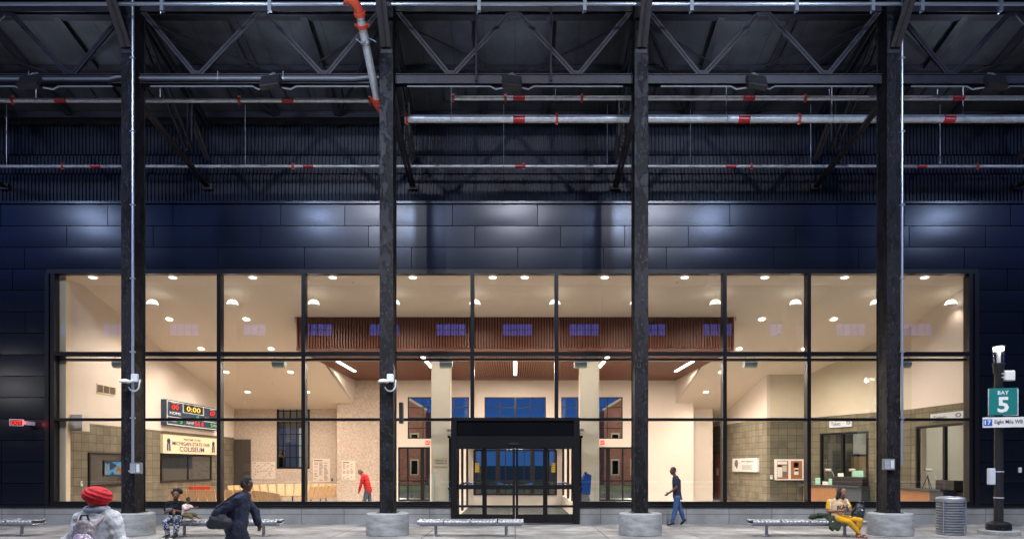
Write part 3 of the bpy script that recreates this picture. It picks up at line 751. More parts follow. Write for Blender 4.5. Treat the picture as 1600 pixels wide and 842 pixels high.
MB().box(-33.2,-18.8,59.8,70,9,9.4).build('roof', M['steel'], pb)
for k in range(4): MB().box(-31+k*3,-29.2+k*3,59.95,59.99,1,3.2).build('window', M['glass_dk'], pb)

tag(MB().box(-2.1,2.1,WY+.4,VY-.02,.008,.02).build('entrance_mat', mat('dark_mat',(.03,.034,.033),.9,bump=.4,bscale=90)), 'dark ribbed entrance mat inside the sliding doors', 'mat')
T = thing('vestibule_fill_light', (0,26.5,2.93), 'flat ceiling light added to brighten the entrance vestibule', 'ceiling light')  # unseen panel added to brighten the vestibule behind the doors
MB().box(-.6,.6,25,28,2.90,2.945).build('diffuser', M['lens'] if 'lens' in M else M['white'], T)
lamp('AREA','vestibule_fill_lamp',(0,26.5,2.88),190,(1,.88,.70),1.2,T,aim=(0,0,-1),sizey=3)

# fine joints across the plaster ceilings
m = MB()
for x in (-11.2,-7.4,-3.7,0.02,3.7,7.4,11.2): m.box(x-.006,x+.006,WY+.26,YK,ZC-.004,ZC-.0005)
m.box(-14.9,15.6,YK-.006,YK+.006,ZC-.005,ZC-.0005); m.build('ceiling_joint', M['tan'], B)
for x in (-11.8,11.0):
    m = MB(); m.bar((x,YK+.1,zc(YK+.1)-.003),(x,35.2,zc(35.2)-.003),.012,.003); m.build('ceiling_joint', M['tan'], B)
# low white barrier across the street (shows as a faint line in the glass)
gr_ = thing('guard_rail', (0,-6.2,0), 'low white guard rail on the far side of the street', 'barrier')
MB().box(-32,32,-6.25,-6.15,.62,.74).build('rail', M['white'], gr_); MB().box(-32,32,-6.22,-6.18,.30,.34).build('rail', M['white'], gr_)
for k in range(17): MB().box(-32+k*4-.04,-32+k*4+.04,-6.3,-6.22,-.03,.74).build('post', M['white'], gr_)
# ================================================================== pipes and conduits under the roof
def clamp(x, y, z, r, parent, mt='orange', name='coupling'):
    m = MB(); m.tube([(x-.035,y,z),(x+.035,y,z)], r+.022, 14); m.obox((x,y,z+r+.03),(.035,0,0),(0,.02,0),(0,0,.025)); m.obox((x,y,z-r-.03),(.035,0,0),(0,.02,0),(0,0,.025))
    return m.build(name, M[mt], parent)
def tape(x, y, z, r, parent, lines=1):
    MB().tube([(x-.17,y,z),(x+.17,y,z)], r+.004, 16).build('pipe_label', M['red'], parent)
    for k in range(lines):
        dz = (0 if lines == 1 else (.045 if k == 0 else -.045))
        text('SPRINKLER' if k == 0 else 'CONTROL', .035, (x, y-r-.006, z+dz), (1,0,0), (0,0,1), M['textwhite'], parent, width=.28)
def pipe(name, x0, x1, y, z, r, label, taps, clamps, hangers, ztop=99, lines=1, group='sprinkler pipes under the roof', droop=0):
    T = thing(name, ((x0+x1)/2, y, z), label, 'pipe', group)
    MB().tube([(x0,y,z),(x1,y,z)], r, 18).build('pipe', M['galv'], T, smooth=True)
    for p in taps: tape(xat(p,y), y, z, r, T, lines)
    for p in clamps: clamp(xat(p,y), y, z, r, T)
    for p in hangers:
        x = xat(p,y); m = MB(); m.tube([(x,y,z+r+.02),(x,y,min(zd(y)-.02, ztop or 99))], .012, 6)
        m.tube([(x,y+(r+.012)*math.cos(t*math.pi/6),z+(r+.012)*math.sin(t*math.pi/6)) for t in range(13)], .008, 5); m.build('hanger_rod', M['cond'], T)
    return T
YA = 19.75
pipe('sprinkler_pipe', -19, xat(580,YA), YA, zat(157,YA), .062, 'thin sprinkler pipe with red labels, ending left of the leaning pipe', (95,450), (20,374,578), (56,250), ztop=12.78, group='sprinkler pipes under the roof')
pipe('sprinkler_pipe', xat(706,YA), 19, YA, zat(153.5,YA), .062, 'thin sprinkler pipe above the thick one, starting over the entrance', (811,1170,1497), (708,790,909,1258), (868,1135,1296,1465), ztop=12.78, group='sprinkler pipes under the roof')
YB = 20.1
pipe('sprinkler_pipe', xat(633,YB), 19, YB, zat(186,YB), .112, 'thick galvanised main pipe starting over the entrance', (811,1162,1482), (636,870,1248), (705,1135,1300,1505), lines=2, ztop=13.1)
YC_ = 22.85
pipe('sprinkler_pipe', -19, 19, YC_, zat(260,YC_), .052, 'long thin sprinkler pipe low along the ribbed wall, lowest of the pipes', (150,482,813,1142,1440), (98,458,818,1174,1527), (10,383,787,949,1079,1267,1469))
# leaning riser with red elbows
T = thing('riser_pipe', at(575,100,18.6), 'leaning silver riser pipe with orange elbows crossing the eave truss', 'pipe')
a, b = at(562,22,17.3), at(590,160,19.3)
MB().tube([a, b], .105, 20).build('pipe', M['galv'], T, smooth=True)
d = (b-a).normalized()
def elbow(p, d0, d1, r, n=7):
    pts = [p + d0*(-.0)]
    P0, P1, P2 = p, p + d0*.28, p + d0*.28 + d1*.28
    pts = [P0*(1-t)**2 + P1*2*t*(1-t) + P2*t*t for t in [k/n for k in range(n+1)]]
    m = MB(); m.tube(pts, r, 18)
    for q, e in ((pts[0], (pts[1]-pts[0]).normalized()), (pts[-1], (pts[-1]-pts[-2]).normalized())): m.tube([q-e*.04, q+e*.04], r+.03, 18)
    return m
elbow(a, -d, Vector((-.9,-.3,.1)).normalized(), .118).build('elbow', M['orange'], T, smooth=True)
elbow(b, d, Vector((.85,.5,-.05)).normalized(), .118).build('elbow', M['orange'], T, smooth=True)
for t in (.12, .96):
    c = a.lerp(b, t); m = MB(); m.tube([c-d*.045, c+d*.045], .14, 18); m.obox(c, (.19,0,0), (0,.03,0), d*.03); m.build('clamp', M['orange'], T)
c = a.lerp(b, .30); m = MB(); m.tube([c-d*.03, c+d*.03], .125, 18); m.tube([c+Vector((-.22,-.12,.02)), c+Vector((-.05,-.12,-.12)), c+Vector((.1,-.12,.05)), c+Vector((.3,-.1,-.05))], .018, 6); m.build('pipe_hanger', M['cond'], T)

def conduit(pts, r, label, parts=(), mt='cond', jx=()):
    T = thing('conduit', Vector(pts[0]), label, 'conduit', 'electrical conduits under the canopy')
    MB().tube(pts, r, 8).build('tube', M[mt], T, smooth=True)
    for x, y, z in jx:
        m = MB(); m.tube([(x,y,z-.01),(x,y+.02,z+.2)], .012, 5); m.box(x-.03,x+.03,y-.03,y+.03,z-.035,z-.0); m.build('strap', M['cond'], T)
    return T
yt = 18.2; z5 = zat(6.5, yt)
Tt = conduit([(-18,yt,z5),(18,yt,z5)], .045, 'bright conduit running across the very top of the picture')
for px in (255,423,750,915,1082,1246,1365,1442,1565):
    x = xat(px,yt); m = MB(); m.box(x-.07,x+.02,yt-.05,yt+.05,z5-.20,z5+.12); m.tube([(x,yt,z5),(x-.08,yt,z5-.26)], .02, 6); m.build('strut_clamp', M['cond'], Tt)
yc = TY-.22; z1 = zat(122, yc); z2 = zat(134.5, yc)
c0, c1, c2, c3, c4, c5 = colX
conduit([(-18,yc,z1-.02),(c1-.6,yc,z1-.02),(c1-.35,yc,z1+.04),(c1-.22,yc,z1+.04)], .028, 'thin conduit on the leftmost truss chord', jx=[(c1-2.8,yc,z1)])
conduit([(c1+.25,yc,z1),(c2-.9,yc,z1),(c2-.6,yc,z1+.03),(c2-.22,yc,z1+.03)], .030, 'bright conduit along the chord above the scoreboard bay', jx=[(c1+2.4,yc,z1),(c1+4.2,yc,z1)])
FX = [xat(50,18.6), xat(425,18.6), xat(800,18.6), xat(1180,18.6), xat(1552,18.6)]
for i, (a_, b_) in enumerate(zip(colX, colX[1:])):
    x = FX[i]; sgn = -1 if i < 2 else 1
    side = ['left of the first flood box','beside the flood box over the scoreboard bay','beside the flood box over the entrance','beside the flood box over the ticket bay','beside the flood box at the right edge']
    conduit([(a_+.55,yc+.02,z2),(x-.6,yc+.02,z2),(x-.45,yc+.02,z2-.08),(x-.2,yc-.1,z2-.1)], .022, 'thin pale conduit left of the flood box over the %s' % ['leftmost bay','scoreboard bay','entrance','ticket bay','bay sign'][i])
    conduit([(x+.25,yc-.1,z2-.1),(x+.45,yc+.02,z2-.08),(x+.6,yc+.02,z2),(b_-.5,yc+.02,z2)], .022, 'thin pale conduit right of the flood box over the %s' % ['leftmost bay','scoreboard bay','entrance','ticket bay','bay sign'][i])
    for px_ in (a_+1.1, b_-1.2):
        pass
    # flood box
    Fb = thing('floodlight_box', (x, 18.55, z2), 'dark rectangular flood box hung over the %s' % ['leftmost bay','scoreboard bay','entrance doors','ticket window bay','bay sign at the right edge'][i], 'floodlight', 'flood boxes on the truss chords')
    tilt = Vector((0,math.sin(R(25)),math.cos(R(25)))); nn = Vector((0,math.cos(R(25)),-math.sin(R(25)))); sk = Vector((math.cos(R(8*sgn)),0,-math.sin(R(8*sgn))))
    cc = Vector((x,18.5,z2-.05))
    MB().obox(cc, sk*.27, nn*.09, tilt*.19).build('housing', M['black'], Fb, bevel=.02)
    MB().obox(cc-nn*.098, sk*.24, nn*.006, tilt*.16).build('front_plate', mat('flood_glass', (.02,.02,.022), .25), Fb)
    m = MB(); m.tube([cc+sk*.2+tilt*.2, cc+Vector((0,.15,.34)), cc-sk*.2+tilt*.2], .018, 6); m.tube([cc+Vector((0,.15,.3)), cc+Vector((0,.3,.42))], .03, 6); m.build('bracket', M['cond'], Fb)
    lamp('SPOT', 'roof_fill_lamp', (x, 19.35, z2+.55), 130, (.72,.82,1), .25, Fb, aim=(0,.30,1), spot=R(165), blend=.8)  # fill lamp added above the dark box to lift the roof deck
# hall floodlights that graze the panel wall (just above the picture, on the roof between the columns and the street)
for k, (x, dsc) in enumerate(((-19.5,'far left'),(-9.0,'left'),(-4.6,'left of centre'),(4.6,'right of centre'),(9.0,'right'),(19.5,'far right'))):
    T = thing('canopy_floodlight', (x, 12.6, 13.6), 'white canopy floodlight hung over the pavement, %s one of the row' % dsc, 'floodlight', 'canopy floodlights over the pavement')
    MB().lathe([(.02,.35),(.10,.30),(.16,.10),(.22,.0)], (x,12.6,13.6), 20).build('housing', M['black'], T, smooth=True)
    MB().lathe([(.20,.0),(.20,-.01)], (x,12.6,13.59), 20).build('lens', M['lens'], T)
    MB().tube([(x,12.6,13.9),(x,12.6,zd(12.6)-.02)], .02, 6).build('stem', M['cond'], T)
    d_ = Vector((0, 9.6, -4.6))
    lamp('SPOT', 'flood_lamp', (x, 12.72, 13.5), 800, (.58,.72,1.0), .28, T, aim=d_, spot=R(115), blend=.8)
    lamp('SPOT', 'down_fill_lamp', (x, 12.6, 13.45), 3600, (.95,.96,1.0), .2, T, aim=(-.1*x/abs(x),.03,-1), spot=R(108), blend=.6)  # second lamp added in each housing to brighten the pavement
for x in (-8.5, 0, 8.5):  # unseen fill lights added to brighten the foreground from the camera side
    T = thing('canopy_floodlight', (x, 2.0, 18.4), 'added unseen fill light above the camera side of the pavement, %s one' % ('left' if x < 0 else 'middle' if x == 0 else 'right'), 'floodlight', 'added fill lights over the camera side')
    MB().lathe([(.02,.35),(.10,.30),(.16,.10),(.22,.0)], (x,2,18.4), 20).build('housing', M['black'], T, smooth=True)
    MB().tube([(x,2,18.7),(x,2,21)], .03, 6).build('stem', M['cond'], T)
    lamp('SPOT', 'down_fill_lamp', (x, 2.0, 18.3), 4600, (.97,.97,1.0), .2, T, aim=(0,.75,-1), spot=R(120), blend=.9)

# ================================================================== fittings on the columns
def boxed(name, label, cat, c, w, d, h, mt, group=None, bevel=.01):
    o = MB().box(c[0]-w/2,c[0]+w/2,c[1]-d/2,c[1]+d/2,c[2]-h/2,c[2]+h/2).build(name, M[mt], bevel=bevel); return tag(o, label, cat, group)
yf = CYc - .10
for i, px0, zlow, dsc in ((1,216,735,'left'),(4,1401,740,'right')):
    x = colX[i] + .15 if i == 1 else colX[i]+.215
    T = thing('conduit', (x, yf, 2), 'tall silver conduit running down the %s column to a junction box' % dsc, 'conduit', 'vertical conduits on the columns')
    zb = zat(736, yf)
    pts = [(x,yf,15),(x,yf,zb+.12),(x-.02,yf,zb+.03),(x-.10,yf,zb)] if i == 1 else [(x,yf,15),(x,yf,zb+.15)]
    MB().tube(pts, .036 if i == 1 else .030, 10).build('tube', M['cond'], T, smooth=True)
    for z in (3.2,5,7,9,11,13): MB().box(x-.06,x+.06,yf-.042,yf+.03,z-.02,z+.02).build('strap', M['cond'], T)
    bx = at(215,731,yf) if i == 1 else at(1388.5,725,yf)
    J = thing('junction_box', bx, 'grey steel junction box with a vented cover low on the %s column' % dsc, 'electrical box', 'junction boxes on the columns')
    MB().box(bx.x-.17,bx.x+.13,yf-.09,yf+.03,bx.z-.15,bx.z+.15).build('box', M['steelleg'], J, bevel=.008)
    m = MB(); 
    for k in range(7): m.box(bx.x-.15,bx.x-.02,yf-.098,yf-.0905,bx.z-.12+k*.035,bx.z-.105+k*.035)
    m.box(bx.x+.01,bx.x+.10,yf-.097,yf-.0905,bx.z-.11,bx.z+.11); m.build('cover', M['offwhite'], J)
for i, px, dsc in ((1,208,'left column above the person in the red turban'),(2,607,'column left of the entrance')):
    c = at(px+2, 598, yf)
    T = thing('security_camera', c, 'white security camera with a looped cable on the %s' % dsc.replace('above the person in the red turban','by the turbaned person'), 'camera', 'security cameras on the columns')
    MB().box(c.x-.07,c.x+.11,yf-.07,yf+.02,c.z+.02,c.z+.24).build('mounting_box', M['offwhite'], T, bevel=.015)
    m = MB(); m.tube([(c.x+.0,yf-.1,c.z+.06),(c.x-.05,yf-.22,c.z-.02)], .035, 8); m.lathe([(.03,-.02),(.09,0),(.15,.02),(.15,.05),(.10,.09),(.03,.11)], (c.x-.12,yf-.25,c.z-.03), 18); m.build('housing', M['white'], T, smooth=True)
    MB().lathe([(.02,-.075),(.06,-.06),(.085,-.02)], (c.x-.12,yf-.25,c.z-.03), 16).build('dome', M['black'], T, smooth=True)
    pts = [(c.x+.02+.15*math.cos(t), yf-.07, c.z-.06+.17*math.sin(t)) for t in [math.pi*1.1+k*math.pi*.95/10 for k in range(11)]] + [(c.x+.17, yf-.03, c.z+.08)]
    MB().tube(pts, .020, 8).build('cable', M['offwhite'], T, smooth=True)
c = at(627, 645, CYc+.1); boxed('call_box', 'small black box on the side of the column left of the entrance', 'electrical box', c, .10, .20, .58, 'black')

# ================================================================== interior lights
for i, px in enumerate([145,270,395,520,645,770,820,945,1070,1195,1320,1445]):
    x = xat(px, 22.62)
    T = thing('recessed_light', (x, 22.62, ZC), 'round ceiling light tight behind the window head, %s' % ['at the far left corner','left of the first column gap','above the scoreboard','above the long wooden bench','left of the entrance','over the left entrance leaf','over the right entrance leaf','right of the entrance','above the walking man','above the bulletin board','above the first ticket sign','above the second ticket sign'][i], 'ceiling light', 'row of round lights behind the window head')
    MB().lathe([(.13,-.01),(.12,-.03),(.08,-.045),(.03,-.05)], (x,22.62,ZC), 18).build('lens', M['dome'], T, smooth=True)
dn = ['over the grey trash-can side of the left wall','beside the left column','over the scoreboard','over the left patterned wall','behind the column left of the entrance','over the left door leaves','over the right door leaves','behind the column right of the entrance','over the plaster bay right of the entrance','over the plaque','behind the column near the ticket signs','over the second ticket window']
for i, px in enumerate([110,238,363,490,616,742,867,993,1118,1243,1369,1486]):
    y = 24.05; x = xat(px, y); z = zat(474, y)  # lamp reflections in the window glass, built as solid glowing domes
    T = thing('mirrored_dome', (x, y, z), 'glowing dome in place of a reflection in the glass, %s, high row' % dn[i].replace('over the grey trash-can side of','near'), 'ceiling light', 'row of domes in place of glass reflections')
    MB().lathe([(.04,.13),(.10,.12),(.16,.07),(.19,0),(.20,-.06)], (x,y,z), 24).build('shade', M['dome'], T, smooth=True)
    m = MB(); m.lathe([(.205,-.055),(.205,-.075)], (x,y,z), 24); m.tube([(x,y,z+.13),(x,y,zc(y))], .008, 5); m.build('stem', M['white'], T)
    lamp('SPOT', 'mirrored_dome_light', (x, y, z-.10), 35 if i == 11 else 440, (1,.84,.70), .15, T, aim=(0,.1,-1), spot=R(158), blend=.7)
rowsY = [26.0+.15, 28.8, 31.3, 33.8]
for s, xs in (('left',(-13.25,-10.3)),('right',(9.45,12.2))):
    for k, y in enumerate(rowsY):
        for j, x in enumerate(xs):
            if s == 'right' and k > 1 and j == 1: continue
            z = zc(y)-.004
            T = thing('downlight', (x, y, z), 'round downlight in the sloping ceiling, %s side, %s column, %s row' % (s, ('outer','inner')[j] if s == 'left' else ('inner','outer')[j], ['front','second','third','rear'][k]), 'ceiling light', 'downlights in the sloping ceilings')
            tn = Vector((0,1,-.257)).normalized(); nn = Vector((0,-.257,-1)).normalized()
            pts = [Vector((x,y,z)) + Vector((1,0,0))*.11*math.cos(t*math.pi/8) + tn*.11*math.sin(t*math.pi/8) for t in range(16)]
            m = MB(); m.add([p+nn*.002 for p in pts]+[p+nn*.02 for p in pts], [tuple(range(16,32))]+[(q,(q+1)%16,16+(q+1)%16,16+q) for q in range(16)]); m.build('lens', M['lens'], T)
            lamp('SPOT', 'downlight_lamp', (x, y-.02, z-.08), 520, (1,.84,.71), .10, T, aim=(0,0,-1), spot=R(150), blend=.9)
for i, (x, y0, y1) in enumerate(((-7.5,28.8,31.9),(-3.75,27.6,30.7),(0,28.9,33.2),(3.75,27.6,30.7),(7.5,28.8,31.9))):
    T = thing('linear_light', (x, (y0+y1)/2, SZ-.07), 'glowing linear light slot in the slatted wood soffit, %s' % ['far left one','just left of the left pier','centre one above the doors','just right of the right pier','far right one'][i], 'ceiling light', 'linear lights in the wood soffit')
    MB().box(x-.07,x+.07,y0,y1,SZ-.085,SZ-.062).build('diffuser', M['strip'], T)
    lamp('AREA', 'linear_lamp', (x, (y0+y1)/2, SZ-.10), 500, (1,.83,.70), .14, T, aim=(0,0,-1), sizey=y1-y0)
# window-head speakers
for i, px in enumerate((187,436,697,907,1172,1412)):
    y = 22.9; c = at(px, 568, y)
    T = thing('ceiling_heater', c, 'grey cylinder fitting hung from the transom, %s' % ['left of the first column','above the patterned wall window','left of the doors by the left pier','above the right pier','above the plaque','right of the last column'][i], 'speaker', 'grey cylindrical fittings along the transom')
    sx = 1 if px < 805 else -1
    MB().tube([(c.x-.21,y,c.z),(c.x-.19,y,c.z),(c.x+.19,y,c.z),(c.x+.21,y,c.z)], .15, 20, radii=[.13,.15,.15,.13]).build('housing', M['speaker'], T, smooth=True)
    m = MB(); m.tube([(c.x-.16,y,c.z+.15),(c.x-.16,y,c.z+.24),(c.x+.16,y,c.z+.24),(c.x+.16,y,c.z+.15)], .014, 6); m.tube([(c.x,y,c.z+.24),(c.x,y-.1,c.z+.34)], .02, 6); m.build('bracket', M['black'], T)

# ================================================================== things on the left wall (plane x = LX, facing +x)
RT, UP = Vector((0,1,0)), Vector((0,0,1))
def ly(px): return F*LX/(px-CX)
def lbox(m, y0, y1, z0, z1, d0, d1): return m.box(LX+d0, LX+d1, y0, y1, z0, z1)
y0, y1 = ly(251), ly(334)
zt, zb = 4.70, 3.60
SB = thing('scoreboard', (LX, (y0+y1)/2, zb), 'old dark blue electric scoreboard with red, amber and green digits on the left wall', 'scoreboard')
lbox(MB(), y0, y1, zb, zt, .003, .24).build('housing', M['boardblue'], SB, bevel=.01)
m = MB(); fx = .243; t = .03
for (a,b,c,d) in ((y0+.04,y1-.04,zt-.07,zt-.04),(y0+.04,y1-.04,zb+.04,zb+.07),(y0+.04,y0+.08,zb+.07,zt-.07),(y1-.08,y1-.04,zb+.07,zt-.07),(y0+.08,y1-.08,zb+.37,zb+.39)): lbox(m, a,b,c,d,.2405,fx)
W_ = y1-y0
for (a,b,c,d) in ((.28,.68,.93,.95),(.28,.68,.58,.60),(.28,.29,.60,.93),(.67,.68,.60,.93)): lbox(m, y0+W_*a, y0+W_*b, zb+(zt-zb)*c, zb+(zt-zb)*d, .2405, fx)
m.build('white_outline', M['white'], SB)
hh = zt-zb
def sbt(s, u, v, h, w, mt): return text(s, h*hh, (LX+.243, y0+W_*u, zb+hh*v), RT, UP, M[mt], SB, width=w*W_)
m = MB()
for (a,b,c,d) in ((.07,.22,.62,.86),(.31,.65,.63,.90),(.80,.93,.60,.84),(.20,.30,.10,.32),(.80,.88,.10,.32)): lbox(m, y0+W_*a, y0+W_*b, zb+hh*c, zb+hh*d, .2405, .2415)
m.build('digit_panel', M['black'], SB)
sbt('SHOTS',.145,.915,.07,.13,'textwhite'); sbt('00',.145,.74,.19,.12,'led_r'); sbt('0:00',.48,.765,.20,.26,'led_y'); sbt('SHOTS',.865,.90,.07,.11,'textwhite'); sbt('07',.865,.72,.18,.11,'led_r')
sbt('HOME',.15,.50,.11,.19,'textwhite'); sbt('VISITOR',.83,.47,.11,.24,'textwhite'); sbt('0',.56,.47,.12,.04,'led_g')
sbt('FOULS',.10,.21,.10,.13,'textwhite'); sbt('5',.25,.21,.17,.05,'led_g'); sbt('PLAYER',.42,.20,.10,.14,'textwhite'); sbt('54 4',.585,.20,.19,.17,'led_r'); sbt('5',.84,.21,.17,.05,'led_g'); sbt('FOULS',.93,.21,.10,.10,'textwhite')
ys0, ys1 = ly(250), ly(335); zs1, zs0 = 3.22, 2.42
SG = thing('welcome_sign', (LX, (ys0+ys1)/2, zs0), 'cream sign with navy lettering and ribbon rosettes under the scoreboard', 'sign')
lbox(MB(), ys0, ys1, zs0, zs1, .003, .12).build('board', M['signcream'], SG, bevel=.01)
m = MB()
for (a,b,c,d) in ((ys0,ys1,zs1-.03,zs1),(ys0,ys1,zs0,zs0+.03),(ys0,ys0+.05,zs0+.03,zs1-.03),(ys1-.05,ys1,zs0+.03,zs1-.03)): lbox(m,a,b,c,d,.1205,.13)
m.build('frame', M['tan'], SG); Ws = ys1-ys0; Hs = zs1-zs0
for s_, v, h, w in (('WELCOME TO THE',.80,.11,.32),('MICHIGAN STATE FAIR',.56,.20,.70),('COLISEUM',.26,.27,.46)): text(s_, h*Hs, (LX+.123, ys0+Ws*.5, zs0+Hs*v), RT, UP, M['navytext'], SG, width=w*Ws, bold=.012)
for u in (.09,.92):
    m = MB(); yc_ = ys0+Ws*u; zc_ = zs0+Hs*.66
    pts = [(LX+.124, yc_+.16*math.cos(t*math.pi/8)*(1 if t%2 else .8), zc_+.13*math.sin(t*math.pi/8)*(1 if t%2 else .8)) for t in range(16)]
    m.add(pts+[(LX+.130,p[1],p[2]) for p in pts], [tuple(range(16,32))]+[(q,(q+1)%16,16+(q+1)%16,16+q) for q in range(16)])
    for s_ in (-1,1): m.add([(LX+.126,yc_+s_*.02,zc_-.1),(LX+.126,yc_+s_*.14,zc_-.1),(LX+.126,yc_+s_*.17,zs0+.08),(LX+.126,yc_+s_*.09,zs0+.13),(LX+.126,yc_+s_*.03,zs0+.08)], [(0,1,2,3,4)])
    m.build('ribbon_rosette', M['navytext'], SG)
def lwin(pa, pb, z0, z1, label, n=2):
    a, b = ly(pa), ly(pb); T = thing('booth_window', (LX,(a+b)/2,z0), label, 'window', 'dark booth windows in the left block wall')
    m = MB(); f = .07
    lbox(m,a,b,z1-f,z1,.003,.06); lbox(m,a,b,z0,z0+f,.003,.06); lbox(m,a,a+f,z0+f,z1-f,.003,.06); lbox(m,b-f,b,z0+f,z1-f,.003,.06)
    for k in range(1,n): y = a+(b-a)*k/n; lbox(m,y-.03,y+.03,z0+f,z1-f,.003,.055)
    m.build('frame', M['frame'], T); lbox(MB(), a+f,b-f,z0+f,z1-f,.003,.02).build('pane', mat('dark_reflecting_pane',(.03,.035,.035),.06,0,.8), T); return T
lwin(250,329,1.18,2.38,'dark two-pane window under the cream welcome sign')
lwin(137,196,1.15,2.36,'dark window with a lit screen in the block wall, near the red turban',1)
a, b = ly(160), ly(191); T = thing('screen', (LX,(a+b)/2,1.5), 'small lit screen showing a blue and orange landscape in the dark left window', 'screen')
lbox(MB(), a,b,1.50,2.10,.021,.055).build('housing', M['black'], T)
sm = mat('screen_picture', (0,0,0), .3); nt = sm.node_tree; bb = nt.nodes['Principled BSDF']; g = nt.nodes.new('ShaderNodeNewGeometry'); n1 = nt.nodes.new('ShaderNodeTexNoise'); n1.inputs['Scale'].default_value = 2.2
nt.links.new(g.outputs['Position'], n1.inputs[0]); cr = nt.nodes.new('ShaderNodeValToRGB')
for p_, c_ in ((.0,(.0,.02,.05,1)),(.46,(.0,.02,.05,1)),(.50,(.03,.32,.65,1)),(.56,(.05,.4,.7,1)),(.60,(.45,.22,.07,1)),(.8,(.2,.08,.03,1))):
    e = cr.color_ramp.elements.new(p_); e.color = c_
nt.links.new(n1.outputs[0], cr.inputs[0]); nt.links.new(cr.outputs[0], bb.inputs['Emission Color']); bb.inputs['Emission Strength'].default_value = .8
lbox(MB(), a+.05,b-.05,1.56,2.04,.0555,.058).build('display', sm, T)
a, b = ly(150), ly(179); T = thing('wall_vent', (LX,(a+b)/2,4.4), 'rectangular three-panel air vent high on the left plaster wall', 'vent')
zv1, zv0 = zat(598,ly(150)), zat(613,ly(150)); lbox(MB(),a,b,zv0,zv1,.004,.03).build('frame', M['tan'], T)
for k in range(3):
    m = MB(); ya, yb_ = a+(b-a)*(k+.06)/3, a+(b-a)*(k+.94)/3
    for q in range(9): z = zv0+.04+(zv1-zv0-.08)*q/9; lbox(m,ya,yb_,z,z+.018,.031,.04)
    m.build('louvre', M['reveal'], T)
for px, py, dsc in ((98,709,'by the window corner, left wall'),(126,755,'beside the screen window, left wall')):
    y = ly(px); c = zat(py,y); o = lbox(MB(), y-.05,y+.05,c-.09,c+.09,.003,.05).build('intercom', M['white'], bevel=.01); tag(o, 'small white wall intercom '+dsc, 'intercom', 'white intercoms on the block walls')
    lbox(MB(), y-.02,y+.02,c+.0,c+.05,.0505,.056).build('button', M['black'], o)

# ================================================================== things on the back walls
def fbox(name, label, cat, pa, pb, pc, pd, y, d, mt, group=None, bevel=0, struct_=None):
    o = MB().box(xat(pa,y), xat(pb,y), y-d, y-.003, zat(pd,y), zat(pc,y)).build(name, M[mt], bevel=bevel)
    return tag(o, label, cat, group)
M['poster'] = mat('pale_poster', (.62,.53,.45), .8)
M['maplines'] = mat('map_ink', (.18,.12,.14), .8); M['mapred'] = mat('map_ink_red', (.35,.10,.12), .8)
rg = random.Random(11)
def poster(pa, pb, pc, pd, y, label, kind):
    o = fbox('wall_map', label, 'poster', pa, pb, pc, pd, y, .02, 'poster', 'maps and timetables on the patterned wall')
    x0, x1, z0, z1 = xat(pa,y), xat(pb,y), zat(pd,y), zat(pc,y); yy = y-.022
    m = MB()
    if kind == 'map':
        for k in range(16):
            p = Vector((rg.uniform(x0,x1)*.9+.05*(x0+x1), yy, rg.uniform(z0,z1)*.9+.05*(z0+z1)))
            q = p + Vector((rg.uniform(-.8,.8),0,rg.uniform(-.5,.5))); q.x = min(max(q.x,x0+.05),x1-.05); q.z = min(max(q.z,z0+.05),z1-.05)
            m.bar(p, q, .008, .010, up=(0,0,1)) if abs((q-p).x) > .02 else None
            m.box(p.x-.03,p.x+.03,yy-.004,yy,p.z-.02,p.z+.02)
    else:
        nc = kind
        for c_ in range(nc):
            for r_ in range(14):
                if rg.random() < .25: continue
                xa = x0+(x1-x0)*(.08+.86*c_/nc); m.box(xa, xa+(x1-x0)*.7/nc*rg.uniform(.5,1), yy-.003, yy, z0+(z1-z0)*(.06+.80*r_/14), z0+(z1-z0)*(.085+.80*r_/14))
        m.box(x0+.05,x0+.55*(x1-x0),yy-.003,yy,z1-.13,z1-.07)
    m.build('printing', M['maplines'], o)
    return o
poster(364,392,721,752,CY2,'reddish route map with dots at the left end of the patterned wall','map'); poster(394,430,721,748,CY2,'wide route map with thin lines left of the tall patterned-wall window','map')
poster(489,516,716,752,CY2,'timetable poster in dense columns right of the tall window',3)
poster(534,555,719,750,BY,'pale timetable poster in boxed columns beside the person in red',3)
fbox('fire_alarm','red fire alarm on the patterned wall beside the left column','alarm',598,602,676,684,BY,.08,'firered')
fbox('wall_socket_box','small dark wall box right of the timetable poster','electrical box',518,520.5,747,750.5,CY2,.05,'black')
for px, dsc in ((668,'left'),(941,'right')):
    y = BY-.5 if px < 805 else BY-.5
    T = thing('exit_sign', at(px,691,BY), 'small red exit sign above the %s back door' % dsc, 'exit sign', 'exit signs over the back doors')
    c = at(px,691,BY-.04); MB().box(c.x-.14,c.x+.14,BY-.07,BY-.003,c.z-.15,c.z+.15).build('housing', M['white'], T)
    MB().box(c.x-.12,c.x+.12,BY-.075,BY-.0705,c.z-.12,c.z+.12).build('face', M['exit'], T)
    text('EXIT', .12, (c.x,BY-.078,c.z), (1,0,0), UP, M['textwhite'], T, width=.2)
